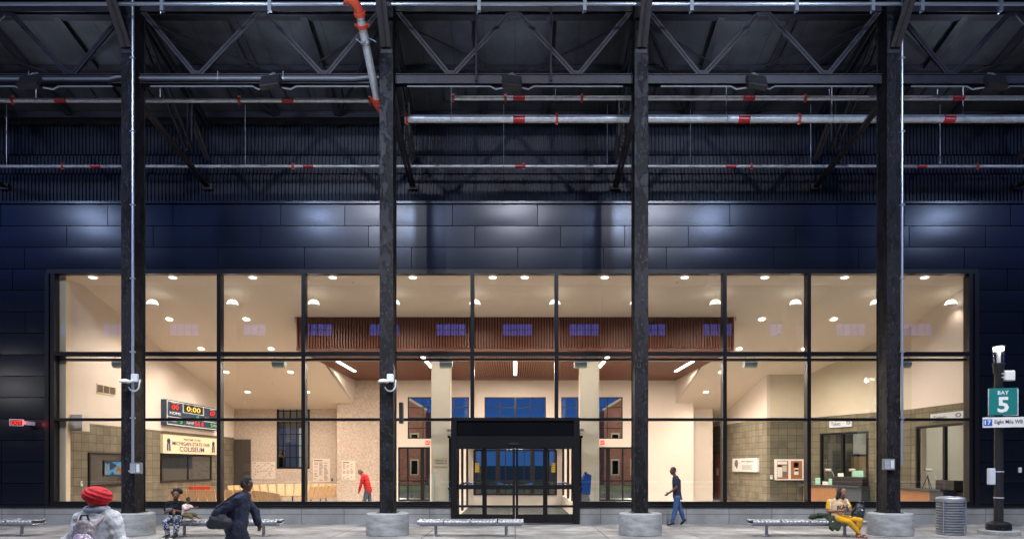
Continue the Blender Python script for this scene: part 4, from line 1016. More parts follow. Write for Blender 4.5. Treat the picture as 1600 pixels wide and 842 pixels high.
# pier direction sign
c = at(688,721,26.38); o = MB().box(c.x-.26,c.x+.26,26.36,26.395,c.z-.17,c.z+.13).build('direction_sign', M['pier']); tag(o,'small beige direction sign with arrows on the left pier','sign')
text('Restrooms', .07, (c.x-.02,26.355,c.z+.06), (1,0,0), UP, M['textblack'], o, width=.30); text('Customer Help', .07, (c.x-.02,26.355,c.z-.06), (1,0,0), UP, M['textblack'], o, width=.30)
for dz in (.06,-.06): 
    m = MB(); m.add([(c.x-.22,26.352,c.z+dz),(c.x-.19,26.352,c.z+dz+.025),(c.x-.19,26.352,c.z+dz-.025)],[(0,1,2)]); m.add([(c.x+.19,26.352,c.z+dz-.03),(c.x+.24,26.352,c.z+dz-.03),(c.x+.215,26.352,c.z+dz+.04)],[(0,1,2)]); m.build('arrow', M['textblack'], o)
for px, dsc in ((676,'left edge of the left pier'),(699,'right edge of the left pier')):
    c = at(px,762,26.3); tag(MB().box(c.x-.05,c.x+.05,26.33,26.395,.3,c.z+.5).build('corner_guard', M['speaker']), 'dark corner guard on the '+dsc, 'corner guard', 'corner guards on the left pier')
c = at(928,750,26.3); tag(MB().box(c.x+.05,c.x+.13,26.33,26.395,.3,c.z+.35).build('corner_guard', M['speaker']), 'dark corner guard on the right pier', 'corner guard')
# blue kiosk right of the doors
KX = xat(916,24.2); T = thing('payment_kiosk', (KX,24.2,0), 'blue-topped payment kiosk with a slanted dark stand right of the doors', 'kiosk')
m = MB(); m.add([(KX-.32,24.0,0),(KX+.34,24.0,0),(KX+.05,24.0,.95),(KX-.22,24.0,1.0),(KX-.32,24.5,0),(KX+.34,24.5,0),(KX+.05,24.5,.95),(KX-.22,24.5,1.0)], [(0,1,2,3),(7,6,5,4),(0,4,5,1),(1,5,6,2),(2,6,7,3),(3,7,4,0)]); m.build('stand', M['steelleg'], T, bevel=.02)
m = MB(); m.add([(KX-.24,23.95,.98),(KX+.10,23.95,.90),(KX+.14,23.95,1.55),(KX-.02,23.95,1.62),(KX-.20,23.95,1.30),(KX-.24,24.5,.98),(KX+.10,24.5,.90),(KX+.14,24.5,1.55),(KX-.02,24.5,1.62),(KX-.20,24.5,1.30)], [(0,1,2,3,4),(9,8,7,6,5)]+[(k,(k+1)%5,5+(k+1)%5,5+k) for k in range(5)]); m.build('head', M['blue'], T, bevel=.02)
MB().lathe([(.05,0),(.05,.06)],(KX-.02,24.2,1.61),10).build('beacon', M['black'], T)

# ---- wooden slatted lounge bench, two runs
def slat_run(pts, label, flip=1, h=.88, grp=None):
    pts = [Vector((*p,0)) for p in pts]
    # resample
    fine = []
    n = len(pts)
    for i in range(n-1):
        p0, p1, p2, p3 = pts[max(i-1,0)], pts[i], pts[i+1], pts[min(i+2,n-1)]
        for k in range(12):
            t = k/12; fine.append(.5*((2*p1)+(-p0+p2)*t+(2*p0-5*p1+4*p2-p3)*t*t+(-p0+3*p1-3*p2+p3)*t**3))
    fine.append(pts[-1])
    T = thing('lounge_bench', sum(fine, Vector())/len(fine), label, 'bench', grp)
    acc = 0; SL = .40; last = fine[0]; cur = [fine[0]]; stops = [fine[0]]
    for a_, b_ in zip(fine, fine[1:]):
        L = (b_-a_).length
        while acc + L >= SL:
            t = (SL-acc)/L; a_ = a_.lerp(b_, t); stops.append(a_); L = (b_-a_).length; acc = 0
        acc += L
    back, seat, legs = MB(), MB(), MB()
    for i, (p, q) in enumerate(zip(stops, stops[1:])):
        d = (q-p).normalized(); nrm = Vector((d.y,-d.x,0))*flip
        g = d*.034
        def sec(P):   # bottom->top of the back, leaning outwards
            return [P+nrm*.0+UP*.40, P-nrm*.16+UP*h, P-nrm*.20+UP*h, P-nrm*.06+UP*.38]
        A, Bq = sec(p+g), sec(q-g)
        back.add(A+Bq, [(0,1,2,3),(7,6,5,4)]+[(k,(k+1)%4,4+(k+1)%4,4+k) for k in range(4)])
        def sec2(P): return [P+nrm*.02+UP*.40, P+nrm*.52+UP*.45, P+nrm*.53+UP*.41, P+nrm*.02+UP*.36]
        A, Bq = sec2(p+g), sec2(q-g)
        seat.add(A+Bq, [(0,1,2,3),(7,6,5,4)]+[(k,(k+1)%4,4+(k+1)%4,4+k) for k in range(4)])
        if i % 4 == 1: legs.bar(p+nrm*.25, p+nrm*.25+UP*.37, .05, .05, up=(1,0,0))
    back.build('backrest', M['maple'], T, bevel=.008); seat.build('seat', M['maple'], T, bevel=.008)
    legs.build('leg_frame', M['black'], T)
    return T
slat_run([(-14.6,28.9),(-13,28.9),(-11.4,28.7),(-10.3,27.8),(-9.2,26.2),(-8.2,24.4)], 'near run of the curved pale wooden bench, sweeping down to the sill', flip=-1, grp='curved wooden lounge benches')
slat_run([(-13.2,31.6),(-12.5,33.4),(-11.3,34.2),(-9.8,34.2),(-8.9,33.5),(-9.0,31.8),(-9.4,30.2)], 'far run of the curved pale wooden bench under the patterned wall', flip=1, h=.96, grp='curved wooden lounge benches')
for k, px in enumerate((301,313,323.5)):
    y = 31.0+.3; x = xat(px, y); o = MB()
    o.add([(x-.19,y,.45),(x+.19,y,.45),(x+.19,y-.02,.95),(x-.19,y-.02,.95),(x-.17,y+.06,.45),(x+.17,y+.06,.45),(x+.16,y+.05,.97),(x-.16,y+.05,.97)], [(0,1,2,3),(7,6,5,4),(0,4,5,1),(1,5,6,2),(2,6,7,3),(3,7,4,0)])
    T = thing('orange_chair', (x,y,0), 'orange chair back showing over the wooden bench, %s of three' % ['left','middle','right'][k], 'chair', 'orange chairs behind the wooden bench')
    o.build('backrest', M['orange'], T, bevel=.03); MB().box(x-.19,x+.19,y-.42,y-.01,.42,.45).build('seat', M['orange'], T, bevel=.01)
    for sx in (-.16,.16):
        for sy in (-.38,-.04): MB().tube([(x+sx,y+sy,0),(x+sx,y+sy,.42)], .014, 6).build('leg', M['steelleg'], T)

# ================================================================== ticket side
def oframe(o, u):
    n = Vector((u.y,-u.x,0)); uu = Vector((u.x,u.y,0))
    def B_(m, t0, t1, z0, z1, d0, d1): return m.obox(Vector((*o,0))+uu*(t0+t1)/2+n*(d0+d1)/2+UP*(z0+z1)/2, uu*(t1-t0)/2, n*(d1-d0)/2, UP*(z1-z0)/2)
    return B_, uu, n
for o, u, h, nm, sgn_px, lab_ in ((P2A,u2,h2,'first',(1298,1333,657,668),'ticket window with a whiteboard behind it, above the seated woman'),(P1A,u1,h1,'second',(1457,1512,0,0),'pale-curtained ticket window behind the trash can')):
    Bf, uu, n = oframe(o, u); t0, t1, z0, z1 = h
    T = thing('ticket_window', P3(o,u,(t0+t1)/2,z0), lab_, 'window', 'ticket windows in the block wall')
    m = MB(); f = .09
    Bf(m,t0,t1,z1-f,z1,-.1,.03); Bf(m,t0,t1,z0,z0+f,-.1,.03); Bf(m,t0,t0+f,z0+f,z1-f,-.1,.03); Bf(m,t1-f,t1,z0+f,z1-f,-.1,.03); tm = t0+(t1-t0)*(.48 if nm=='first' else .56); Bf(m,tm-.06,tm+.06,z0+f,z1-f,-.09,.025)
    m.build('frame', M['frame'], T); Bf(MB(),t0+f,t1-f,z0+f,z1-f,-.04,-.03).build('pane', M['glass'], T)
    # counter and sign
    K = thing('ticket_counter', P3(o,u,(t0+t1)/2,0), '%s ticket counter, %s' % (nm, 'wood and blue-grey, under the ticket window with the whiteboard' if nm=='first' else 'wood fronted, under the pale-curtained ticket window'), 'counter', 'ticket counters')
    Bf(MB(),t0-.7,t1+(.1 if nm=='first' else -.6),.98,1.04,.01,.60).build('countertop', M['counter'], K, bevel=.01)
    Bf(MB(),t0-.5,(t0+t1)/2+.1,.0,.975,.02,.5).build('wood_front', M['counterwood'], K)
    Bf(MB(),(t0+t1)/2+.13,t1+(.1 if nm=='first' else -.6),.0,.975,.02,.5).build('side_panel', M['counter'], K)
    if nm == 'first': Bf(MB(),(t0+t1)/2-.2,t1+.1,1.045,1.42,.15,.45).build('monitor_housing', M['black'], K, bevel=.01)
    else: Bf(MB(),(t0+t1)/2+.4,t1-.05,1.045,1.38,.15,.5).build('monitor_housing', M['black'], K, bevel=.01)
    if nm == 'first': s0, s1 = t_at(o,u,1298), t_at(o,u,1333); zs1 = zat(656,(o+u*s0).y); zs0 = zat(668,(o+u*s0).y)
    else: s0, s1 = t_at(o,u,1457), t_at(o,u,1509); zs1 = zat(647,(o+u*s0).y); zs0 = zat(658,(o+u*s0).y)
    sg = thing('ticket_sign', P3(o,u,(s0+s1)/2,zs0,.05), 'white Tickets sign on the block wall above the ticket window with %s' % ('the whiteboard' if nm=='first' else 'the pale curtain'), 'sign', 'Tickets signs')
    Bf(MB(),s0,s1,zs0,zs1,.02,.08).build('panel', M['offwhite'], sg)
    L = s1-s0; text('Tickets', (zs1-zs0)*.5, P3(o,u,s0+L*.30,(zs0+zs1)/2-.02,.082), uu, UP, M['textblack'], sg, width=L*.42)
    rg_ = MB(); cc = P3(o,u,s0+L*.86,(zs0+zs1)/2,.09); rg_.tube([cc+uu*.09*math.cos(k*math.pi/8)*L/1.3+UP*.06*math.sin(k*math.pi/8) for k in range(17)], .014, 5); rg_.build('emblem', M['textblack'], sg)
for bx_, by_, pw in ((15.0,30.6,60),(16.9,24.6,60)):
    T = thing('booth_fill_light', (bx_,by_,4.3), 'flat ceiling light added to brighten the ticket booth %s' % ('with the whiteboard' if bx_ < 16 else 'behind the pale blind'), 'ceiling light', 'added booth lights')  # unseen panels added to light the booths behind the ticket windows
    MB().box(bx_-.3,bx_+.3,by_-.6,by_+.6,4.34,4.395).build('diffuser', M['lens'], T); lamp('AREA','booth_fill_lamp',(bx_,by_,4.32),pw,(.93,1,.92),.6,T,aim=(0,0,-1),sizey=1.2)
# whiteboard, curtain, cameras on goosenecks, papers
cc = at(1345,707,31.0); o = MB().box(xat(1334,32.9),xat(1356,32.9),32.9,32.96,zat(709,32.9),zat(672,32.9)).build('whiteboard', M['white']); tag(o,'white board hung inside the first ticket booth','whiteboard')
MB().box(xat(1334,32.9)-.02,xat(1356,32.9)+.02,32.82,32.96,zat(712,32.9),zat(709.5,32.9)).build('tray', M['black'], o)
o = MB().box(xat(1333,32.6),xat(1358,32.6),32.5,32.8,0,zat(713,32.6)).build('booth_cabinet', mat('cabinet_wood',(.42,.27,.12),.5)); tag(o,'light wooden cabinet inside the ticket booth under the whiteboard','cabinet')
def curtain():
    m = MB(); xs = 40; a = Vector((18.0,26.8,0)); b = Vector((18.0,22.7,0)); vs = []
    for i in range(xs+1):
        p = a.lerp(b, i/xs); p.x += .03*math.sin(i*1.7)
        vs += [(p.x,p.y,.6),(p.x,p.y,3.9)]
    m.add(vs, [(2*i,2*i+2,2*i+3,2*i+1) for i in range(xs)]); o = m.build('booth_blind', mat('pale_green_blind',(.42,.47,.40),.8)); tag(o,'pale green blind filling the second ticket window','blind')
curtain()
def webcam(o, u, px, py, label, tripod=False, off=.3):
    t = t_at(o,u,px); P = P3(o,u,t,0,off); zc_ = zat(py,P.y)
    T = thing('counter_camera', Vector((P.x,P.y,1.04)), label, 'microphone', 'gooseneck fittings on the ticket counters')
    MB().tube([P+UP*zc_+Vector((-.12,0,.01)), P+UP*zc_+Vector((.12,0,0))], .055, 12).build('head', M['white'], T, smooth=True)
    MB().tube([P+UP*zc_+Vector((-.14,0,.01)), P+UP*zc_+Vector((-.12,0,.01))], .045, 12).build('lens', M['counterwood'], T)
    MB().tube([P+UP*zc_+Vector((.1,0,0)), P+UP*(zc_-.08)+Vector((.2,0,0)), P+UP*(zc_-.25)+Vector((.26,0,0)), Vector((P.x+.34,P.y,zc_-.42))], .012, 6).build('gooseneck', M['white'], T)
webcam(P2A,u2,1302,734,'white gooseneck microphone at the left pane of the first ticket window'); webcam(P2A,u2,1340,734,'white gooseneck microphone below the whiteboard'); webcam(P1A,u1,1463,734,'white gooseneck camera above the small tripod')
t = t_at(P1A,u1,1462); P = P3(P1A,u1,t,1.04,.3); T = thing('tripod', P, 'small black tabletop tripod on the second ticket counter', 'tripod')
zt_ = zat(743,P.y)
for k in range(3):
    an = k*2.1+.4; MB().tube([Vector((P.x,P.y,zt_)), Vector((P.x+.2*math.cos(an),P.y+.15*math.sin(an),1.045))], .014, 6).build('leg', M['black'], T)
MB().tube([Vector((P.x,P.y,zt_-.1)), Vector((P.x,P.y,zt_+.03))], .022, 8).build('head', M['black'], T)
for px, w, hh_, mt, dsc in ((1287,.14,.30,'papergreen','green notice standing left on the first ticket counter'),(1299,.16,.14,'paper','white card lying between the green notices on the first counter'),(1307,.10,.28,'papergreen','green notice right of the white card on the first counter'),(1323,.15,.14,'paper','white card on the black monitor of the first counter'),(1350,.28,.26,'papergreen','stacked green leaflets below the whiteboard')):
    t = t_at(P2A,u2,px); P = P3(P2A,u2,t,0,.12); zb_ = 1.045 if px < 1315 else 1.425
    Bf, uu, n = oframe(P2A,u2); o = Bf(MB(),t-w*1.0,t+w*1.0,zb_,zb_+hh_,.32,.345).build('counter_notice', M[mt]); tag(o, dsc, 'leaflet', 'notices on the ticket counter')
# plaque on the side wall, bulletin board on the front wall
Bf, uu, n = oframe(SDA, us_)
t0, t1 = t_at(SDA,us_,1148), t_at(SDA,us_,1187); zp1, zp0 = zat(715,(SDA+us_*t1).y), zat(737,(SDA+us_*t1).y)
T = thing('memorial_plaque', P3(SDA,us_,(t0+t1)/2,zp0), 'white memorial plaque with a dark portrait and script name on the lit block wall', 'plaque')
Bf(MB(),t0,t1,zp0,zp1,.01,.12).build('panel', M['white'], T)
L = t1-t0; hp = zp1-zp0
m = MB(); cc = P3(SDA,us_,t0+L*.18,zp0+hp*.55,.1225)
pts = [cc + uu*L*.085*x_ + UP*hp*.36*z_ for x_, z_ in ((-.6,.8),(-.1,1),(.5,.9),(.8,.4),(.75,-.1),(.5,-.6),(.1,-1),(-.2,-.6),(-.8,-.3),(-1,.2))]
m.add(pts+[p+n*.002 for p in pts], [tuple(range(10,20))]); m.build('portrait', M['maplines'], T)
text('Jason Hargrove', hp*.16, P3(SDA,us_,t0+L*.62,zp0+hp*.76,.122), uu, UP, M['textblack'], T, width=L*.5, shear=.4)
m = MB()
for k in range(5): Bf(m,t0+L*.40,t0+L*(.84-.05*(k%2)),zp0+hp*(.46-.075*k),zp0+hp*(.48-.075*k),.1205,.123)
Bf(m,t0+L*.58,t0+L*.66,zp0+hp*.58,zp0+hp*.60,.1205,.123); m.build('small_text', M['textblack'], T)
FYw = 31.6; 
T = thing('bulletin_board', (xat(1232,FYw),FYw,zat(749,FYw)), 'two-door bulletin board with cork backing and pinned papers on the dark block wall', 'notice board')
def X3(p): return xat(p,FYw)
def Z3(p): return zat(p,FYw)
MB().box(X3(1210),X3(1254.5),FYw-.10,FYw-.003,Z3(749.5),Z3(717)).build('frame', M['white'], T)
for a_, b_ in ((1213,1230.5),(1234.5,1252)): MB().box(X3(a_),X3(b_),FYw-.104,FYw-.1005,Z3(747.5),Z3(719.5)).build('cork_panel', M['corkboard'], T)
for a_,b_,c_,d_,mt in ((1213.5,1228.5,720.5,725,'paper'),(1213.5,1221,729.5,745,'paper'),(1214,1220,726,729,'black'),(1221.5,1228,727,736,'speaker'),(1221.5,1228,737,744,'maplines'),(1239,1246.5,722,730,'black'),(1239.5,1246.5,731,741,'paper'),(1240,1245,723.5,728,'speaker'),(1239.8,1246.2,733,736,'black')):
    MB().box(X3(a_),X3(b_),FYw-.110,FYw-.1045-(.0005 if mt in('black','speaker') else 0),Z3(d_),Z3(c_)).build('pinned_paper', M[mt], T)
o = MB().box(X3(1203.5),X3(1207),FYw-.05,FYw-.003,Z3(748),Z3(742)).build('intercom', M['white'], bevel=.008); tag(o,'small white intercom left of the bulletin board','intercom')
MB().box(X3(1204.5),X3(1206),FYw-.056,FYw-.0505,Z3(745),Z3(743.5)).build('button', M['black'], o)
# brown door in the side wall far back
Bf, uu, n = oframe(SDA, us_); t0, t1 = t_at(SDA,us_,1117.5), t_at(SDA,us_,1128.5)
T = thing('corridor_door', P3(SDA,us_,(t0+t1)/2,0), 'brown wooden door in a dark frame left of the memorial plaque', 'door')
m = MB(); zt_ = zat(709,(SDA+us_*t0).y); Bf(m,t0-.15,t0,0,zt_+.1,.005,.06); Bf(m,t1,t1+.15,0,zt_+.1,.005,.06); Bf(m,t0,t1,zt_,zt_+.1,.005,.06); m.build('frame', M['frame'], T)
Bf(MB(),t0,t1,0,zt_,.01,.04).build('leaf', M['doorred'], T); Bf(MB(),t0+.3*(t1-t0),t0+.6*(t1-t0),1.35,1.75,.041,.05).build('notice', M['paper'], T)

# ================================================================== exterior left exit sign and wall box
c = at(26,660,21.75)
T = thing('exit_sign', Vector((c.x,WY,c.z)), 'lit red EXIT sign on a bracket on the panel wall, far left', 'exit sign')
rt = Vector((.94,.34,0)).normalized(); nn = rt.cross(UP)
MB().obox(c, rt*.19, nn*.05, UP*.11).build('housing', M['offwhite'], T, bevel=.01)
MB().obox(c+nn*.053, rt*.165, nn*.002, UP*.085).build('face', mat('exit_dark_face',(.12,.01,.01),.5, emit=(1,.04,.02), estr=.06), T)
text('EXIT', .13, c+nn*.056, rt, UP, M['exit'], T, width=.29, bold=.02)
MB().bar(c+rt*.19, (c.x+.26,WY-.03,c.z-.01), .07, .12).build('bracket', M['offwhite'], T)
lamp('POINT','exit_lamp', c+Vector((.28,-.05,0)), 2.0, (1,.05,.05), .04, T)
c = at(1577,751,WY-.05); o = boxed('wall_socket','small white wall socket on the panel wall behind the bay sign','electrical box', (xat(1593.5,WY-.05),WY-.06,zat(734,WY)), .09,.06,.17,'white')

# ================================================================== benches
def bench(x0, x1, y, label, first=None):
    T = thing('metal_bench', ((x0+x1)/2, y, 0), label, 'bench', 'perforated steel benches on the pavement')
    L = x1-x0; n = 4; sw = (L-.06*(n-1))/n; zs = .445
    for k in range(n):
        a = x0+k*(sw+.06); b = a+sw
        # rolled section: profile in (y,z), front roll, flat seat with a slight dip, back roll
        prof = []
        for t in range(7): an = -math.pi*.5 - t*math.pi/6*1.0; prof.append((-.24+.055*math.cos(an), zs-.055+.055*math.sin(an)))
        prof = [(-.24-.055*math.sin(t*math.pi/8), zs-.055-.055*math.cos(t*math.pi/8)) for t in range(9)]
        prof += [(-.16,zs-.012),(-.05,zs-.022),(.06,zs-.022),(.16,zs-.010)]
        prof += [(.24+.055*math.sin(t*math.pi/8), zs-.055+.055*math.cos(t*math.pi/8)) for t in range(9)]
        m = MB(); vs = []; fs = []; NS = 6
        us = [0, .06]
        for i_ in range(NS): us += [.06+.88*(i_+.22)/NS, .06+.88*(i_+.78)/NS]
        us += [.94, 1.0]
        for u_ in us: vs += [(a+(b-a)*u_, y+p[0], p[1]) for p in prof]
        q = len(prof)
        for i in range(len(us)-1):
            for j in range(q-1):
                if i >= 2 and i % 2 == 0 and i < len(us)-2 and j in (3, 5, 9, 11, 15): continue
                fs.append((i*q+j,(i+1)*q+j,(i+1)*q+j+1,i*q+j+1))
        m.add(vs, fs); o = m.build('seat', M['perf'], T, smooth=True, angle=50)
        md = o.modifiers.new('thick', 'SOLIDIFY'); md.thickness = .006
        for xx in (a, b):
            e = MB(); pts = [Vector((xx, y+p[0], p[1])) for p in prof]+[Vector((xx,y+.18,zs-.11)),Vector((xx,y-.18,zs-.11)),Vector((xx, y+prof[0][0], prof[0][1]))]
            e.tube(pts, .013, 6, cap=False); e.build('end_hoop', M['perf'], T, smooth=True)
    MB().box(x0+.03,x1-.03,y-.05,y+.05,zs-.17,zs-.115).build('beam', M['steelleg'], T, bevel=.005)
    for x in (x0+.45, x1-.45):
        lg = MB().tube([(x,y,.02),(x,y,zs-.17)], .042, 14).build('leg', M['steelleg'], T, smooth=True)
        MB().lathe([(.13,0),(.13,.014),(.06,.03),(.045,.05)], (x,y,.0), 20).build('foot_plate', M['steelleg'], lg, smooth=True)
    return T
BYc = 18.45
def bx(p): return xat(p, BYc)
bench(bx(60)-2.8, bx(60), BYc, 'steel bench cut off by the left picture edge'); bench(bx(262), bx(438), BYc, 'steel bench where the man with the toddler sits')
bench(bx(655), bx(817), BYc, 'empty steel bench in front of the entrance doors'); bench(bx(1172), bx(1346), BYc, 'steel bench where the woman in yellow trousers sits')

# ================================================================== trash can
TX, TYc = 12.02, 18.85
T = thing('trash_can', (TX,TYc,0), 'round ribbed steel trash can between the last column and the bay sign', 'bin')
MB().lathe([(.33,0),(.33,.04)], (TX,TYc,.02), 40).build('base_ring', M['perf'], T, smooth=True)
MB().lathe([(.305,0),(.305,.86)], (TX,TYc,.05), 40).build('liner', M['steelleg'], T, smooth=True)
for k in range(11):
    z = .10+k*.072; MB().lathe([(.315,0),(.350,.010),(.352,.030),(.315,.045)], (TX,TYc,z), 40).build('hoop', M['perf'], T, smooth=True)
for an in (-2.6,-.5,.9,2.2):
    x, y = TX+.356*math.cos(an), TYc+.356*math.sin(an); MB().tube([(x,y,.04),(x,y,.92)], .016, 6).build('upright', M['perf'], T)
MB().lathe([(.355,.90),(.362,.92),(.362,1.0),(.34,1.03),(.25,1.05),(.20,1.052),(.19,1.03),(.05,1.02)], (TX,TYc,0), 48).build('lid', M['perf'], T, smooth=True)

# ================================================================== lamp post with bay signs
LPX, LPY = 13.42, 18.95
T = thing('street_lamp', (LPX,LPY,0), 'black street lamp with a glowing glass head, carrying the bay sign', 'street lamp')
MB().lathe([(.50,0),(.50,.10),(.485,.12)], (LPX,LPY,0), 48).build('concrete_footing', M['concrete'], T, smooth=True)
MB().lathe([(.30,.12),(.31,.15),(.30,.28),(.25,.33),(.13,.36)], (LPX,LPY,0), 32).build('base', M['col'], T, smooth=True)
zl = zat(553,LPY)
MB().lathe([(.115,.34),(.105,zl-.55),(.13,zl-.50),(.14,zl-.35),(.155,zl-.30),(.155,zl-.26)], (LPX,LPY,0), 24).build('pole', M['black'], T, smooth=True)
MB().lathe([(.125,zl-.26),(.14,zl+.20)], (LPX,LPY,0), 24).build('glass_shade', glassmat('ribbed_lamp_glass',(.75,.78,.80),3.0,.15), T, smooth=True)
MB().lathe([(.05,zl-.26),(.05,zl+.10)], (LPX,LPY,0), 12).build('lamp_core', M['white'], T, smooth=True)
MB().lathe([(.165,zl+.20),(.17,zl+.215),(.05,zl+.24)], (LPX,LPY,0), 24).build('cap', M['black'], T)
MB().lathe([(.128,zl+.10),(.131,zl+.195)], (LPX,LPY,0), 20).build('bulb_band', M['lens'], T)
lamp('POINT','street_lamp_light', (LPX,LPY-.30,zl+.16), 12, (1,.90,.76), .10, T)
for z in (1.72,1.0): MB().lathe([(.125,z),(.125,z+.03)], (LPX,LPY,0), 20).build('band', M['galv'], T)
c = at(1575,587,LPY-.05)
E = thing('antenna_box', c, 'white antenna box strapped near the top of the street lamp', 'electrical box')
MB().box(c.x-.14,c.x+.14,LPY-.16,LPY+.0,c.z-.14,c.z+.14).build('box', M['white'], E, bevel=.02)
m = MB(); m.tube([(LPX,LPY-.12,c.z+.05),(c.x-.12,LPY-.1,c.z+.05)], .015, 6); m.tube([(LPX,LPY-.12,c.z-.05),(c.x-.12,LPY-.1,c.z-.05)], .015, 6); m.build('strap', M['galv'], E)
c = at(1551.5,744,LPY); E = boxed('utility_box','grey upright box strapped on the left side of the street lamp','electrical box',(LPX-.22,LPY-.02,c.z),.17,.14,.46,'offwhite',bevel=.02)
def vsign(z0, z1, w_in, w_out, name, label, main):
    # two boards in a narrow V around the pole
    T = thing(name, (LPX,LPY,z0), label, 'sign')
    return T
rA = Vector((.955,-.30,0)).normalized()     # front board turns to the left
def board(c, r, w, h, th, mt, parent, name='panel'):
    n_ = r.cross(UP); return MB().obox(c, r*w/2, n_*th/2, UP*h/2).build(name, M[mt], parent, bevel=.004)
zb0, zb1 = zat(648,LPY-.2), zat(606,LPY-.2)
S1 = thing('bay_sign', (LPX,LPY,zb0), 'teal BAY 5 sign on the street lamp', 'sign')
cA = Vector((LPX-.02, LPY-.20, (zb0+zb1)/2)); hb = zb1-zb0
board(cA, rA, .66, hb, .02, 'teal', S1)
board(cA+Vector((.16,.22,.0)), Vector((.97,-.12,0)).normalized(), .78, hb+.02, .02, 'offwhite', S1, 'rear_panel')
nA = rA.cross(UP)
text('BAY', .105, cA+UP*hb*.33+nA*.01, rA, UP, M['textwhite'], S1, width=.26, bold=.015)
text('5', .40, cA-UP*hb*.12+nA*.01, rA, UP, M['textwhite'], S1, width=.27, bold=.03)
zr0, zr1 = zat(667.5,LPY-.2), zat(651.5,LPY-.2)
S2 = thing('route_sign', (LPX,LPY,zr0), 'white route sign reading 17 Eight Mile WB below the bay sign', 'sign')
cB = Vector((LPX-.02, LPY-.21, (zr0+zr1)/2)); hr = zr1-zr0
board(cB, rA, .98, hr, .02, 'white', S2); board(cB+Vector((.20,.22,.02)), Vector((.97,-.12,0)).normalized(), 1.02, hr, .02, 'offwhite', S2, 'rear_panel')
MB().obox(cB-rA*.37+nA*.012, rA*.105, nA*.002, UP*hr*.33).build('number_patch', M['blue'], S2)
text('17', hr*.42, cB-rA*.37+nA*.013, rA, UP, M['textwhite'], S2, width=.15, bold=.02)
text('Eight Mile WB', hr*.36, cB+rA*.12+nA*.011, rA, UP, M['textblack'], S2, width=.66, bold=.008)
# another lamp of the same platform, left of the picture, mirrored in the panels
c_ = thing('street_lamp', (-25.5,9.5,0), 'black street lamp outside the left picture edge', 'street lamp')
MB().lathe([(.3,0),(.3,.2),(.11,.36),(.10,5.2)], (-25.5,9.5,0), 20).build('pole', M['black'], c_, smooth=True); MB().lathe([(.14,5.2),(.15,5.7)], (-25.5,9.5,0), 20).build('glass_shade', M['dome'], c_)
lamp('POINT','street_lamp_light',(-25.5,9.5,6.0),260,(1,.92,.8),.12,c_)

wh = ['between the front and second left lights','between the second and third left lights','beyond the third left lights','by the inner left lights','between the front and second right lights','between the second and third right lights','over the flat strip left of centre','over the flat strip right of centre']
for k, (x, y) in enumerate(((-11.7,27.2),(-12.2,30),(-11.6,32.6),(-9.6,29.9),(10.6,27.4),(10.2,30),(-5.5,23.2),(5.5,23.2))):
    z = zc(y); T = thing('ceiling_sprinkler', (x,y,z), 'tiny sprinkler head in the pale ceiling, '+wh[k], 'sprinkler', 'sprinkler heads in the ceiling')
    MB().lathe([(.045,-.002),(.045,-.012),(.012,-.02),(.012,-.05),(.03,-.055),(.03,-.06)], (x,y,z), 12).build('head', M['speaker'], T)
# ================================================================== people
def capsule(m, p, q, r0, r1, side=None, fl=1.0, n=12, dp=1.0):
    """tapered capsule; the section is stretched by fl along side (and dp across it)"""
    p, q = Vector(p), Vector(q); d = q-p; L = d.length
    if L < 1e-5: d = Vector((0,0,1)); L = 1e-5; q = p + d*L
    d = d.normalized()
    s = Vector(side) if side is not None else (Vector((1,0,0)) if abs(d.x) < .9 else Vector((0,1,0)))
    s = (s - d*s.dot(d)).normalized(); t = d.cross(s)
    rings = []
    for k in range(1, 5): a = math.pi/2*(1-k/4); rings.append((p - d*r0*math.sin(a), r0*math.cos(a)))
    nm = 3
    for k in range(1, nm): rings.append((p.lerp(q, k/nm), r0+(r1-r0)*k/nm))
    for k in range(0, 4): a = math.pi/2*k/4; rings.append((q + d*r1*math.sin(a), r1*math.cos(a)))
    vs = [p - d*r0]; fs = []
    for c, r in rings: vs += [c + (s*math.cos(2*math.pi*k/n)*fl + t*math.sin(2*math.pi*k/n)*dp)*r for k in range(n)]
    vs.append(q + d*r1); e = len(vs)-1
    for k in range(n): fs.append((0, 1+(k+1)%n, 1+k))
    for i in range(len(rings)-1):
        for k in range(n): fs.append((1+i*n+k, 1+i*n+(k+1)%n, 1+(i+1)*n+(k+1)%n, 1+(i+1)*n+k))
    o = 1+(len(rings)-1)*n
    for k in range(n): fs.append((o+k, o+(k+1)%n, e))
    m.add(vs, fs)
CT = {}
def fuse(name, m, material, parent, vox=.012, smooth=3, disp=0, dscale=.12, facets=False):
    """merge overlapping closed pieces into one continuous skin"""
    me = bpy.data.meshes.new(name); me.from_pydata(m.v, [], m.f); me.update()
    o = bpy.data.objects.new('tmp', me); COL.objects.link(o)
    r = o.modifiers.new('r', 'REMESH'); r.mode = 'VOXEL'; r.voxel_size = vox; r.use_smooth_shade = True
    if smooth: s = o.modifiers.new('s', 'SMOOTH'); s.factor = .5; s.iterations = smooth
    if disp:
        key = ('t', dscale)
        if key not in CT: t = bpy.data.textures.new('folds', 'CLOUDS'); t.noise_scale = dscale; t.noise_depth = 2; CT[key] = t
        d = o.modifiers.new('d', 'DISPLACE'); d.texture = CT[key]; d.strength = disp; d.mid_level = .5; d.texture_coords = 'GLOBAL'
    bpy.context.view_layer.update()
    me2 = bpy.data.meshes.new_from_object(o.evaluated_get(bpy.context.evaluated_depsgraph_get()))
    bpy.data.objects.remove(o); bpy.data.meshes.remove(me)
    me2.name = name; me2.materials.clear(); me2.materials.append(material)
    return link_mesh(name, me2, None, parent, smooth=True)
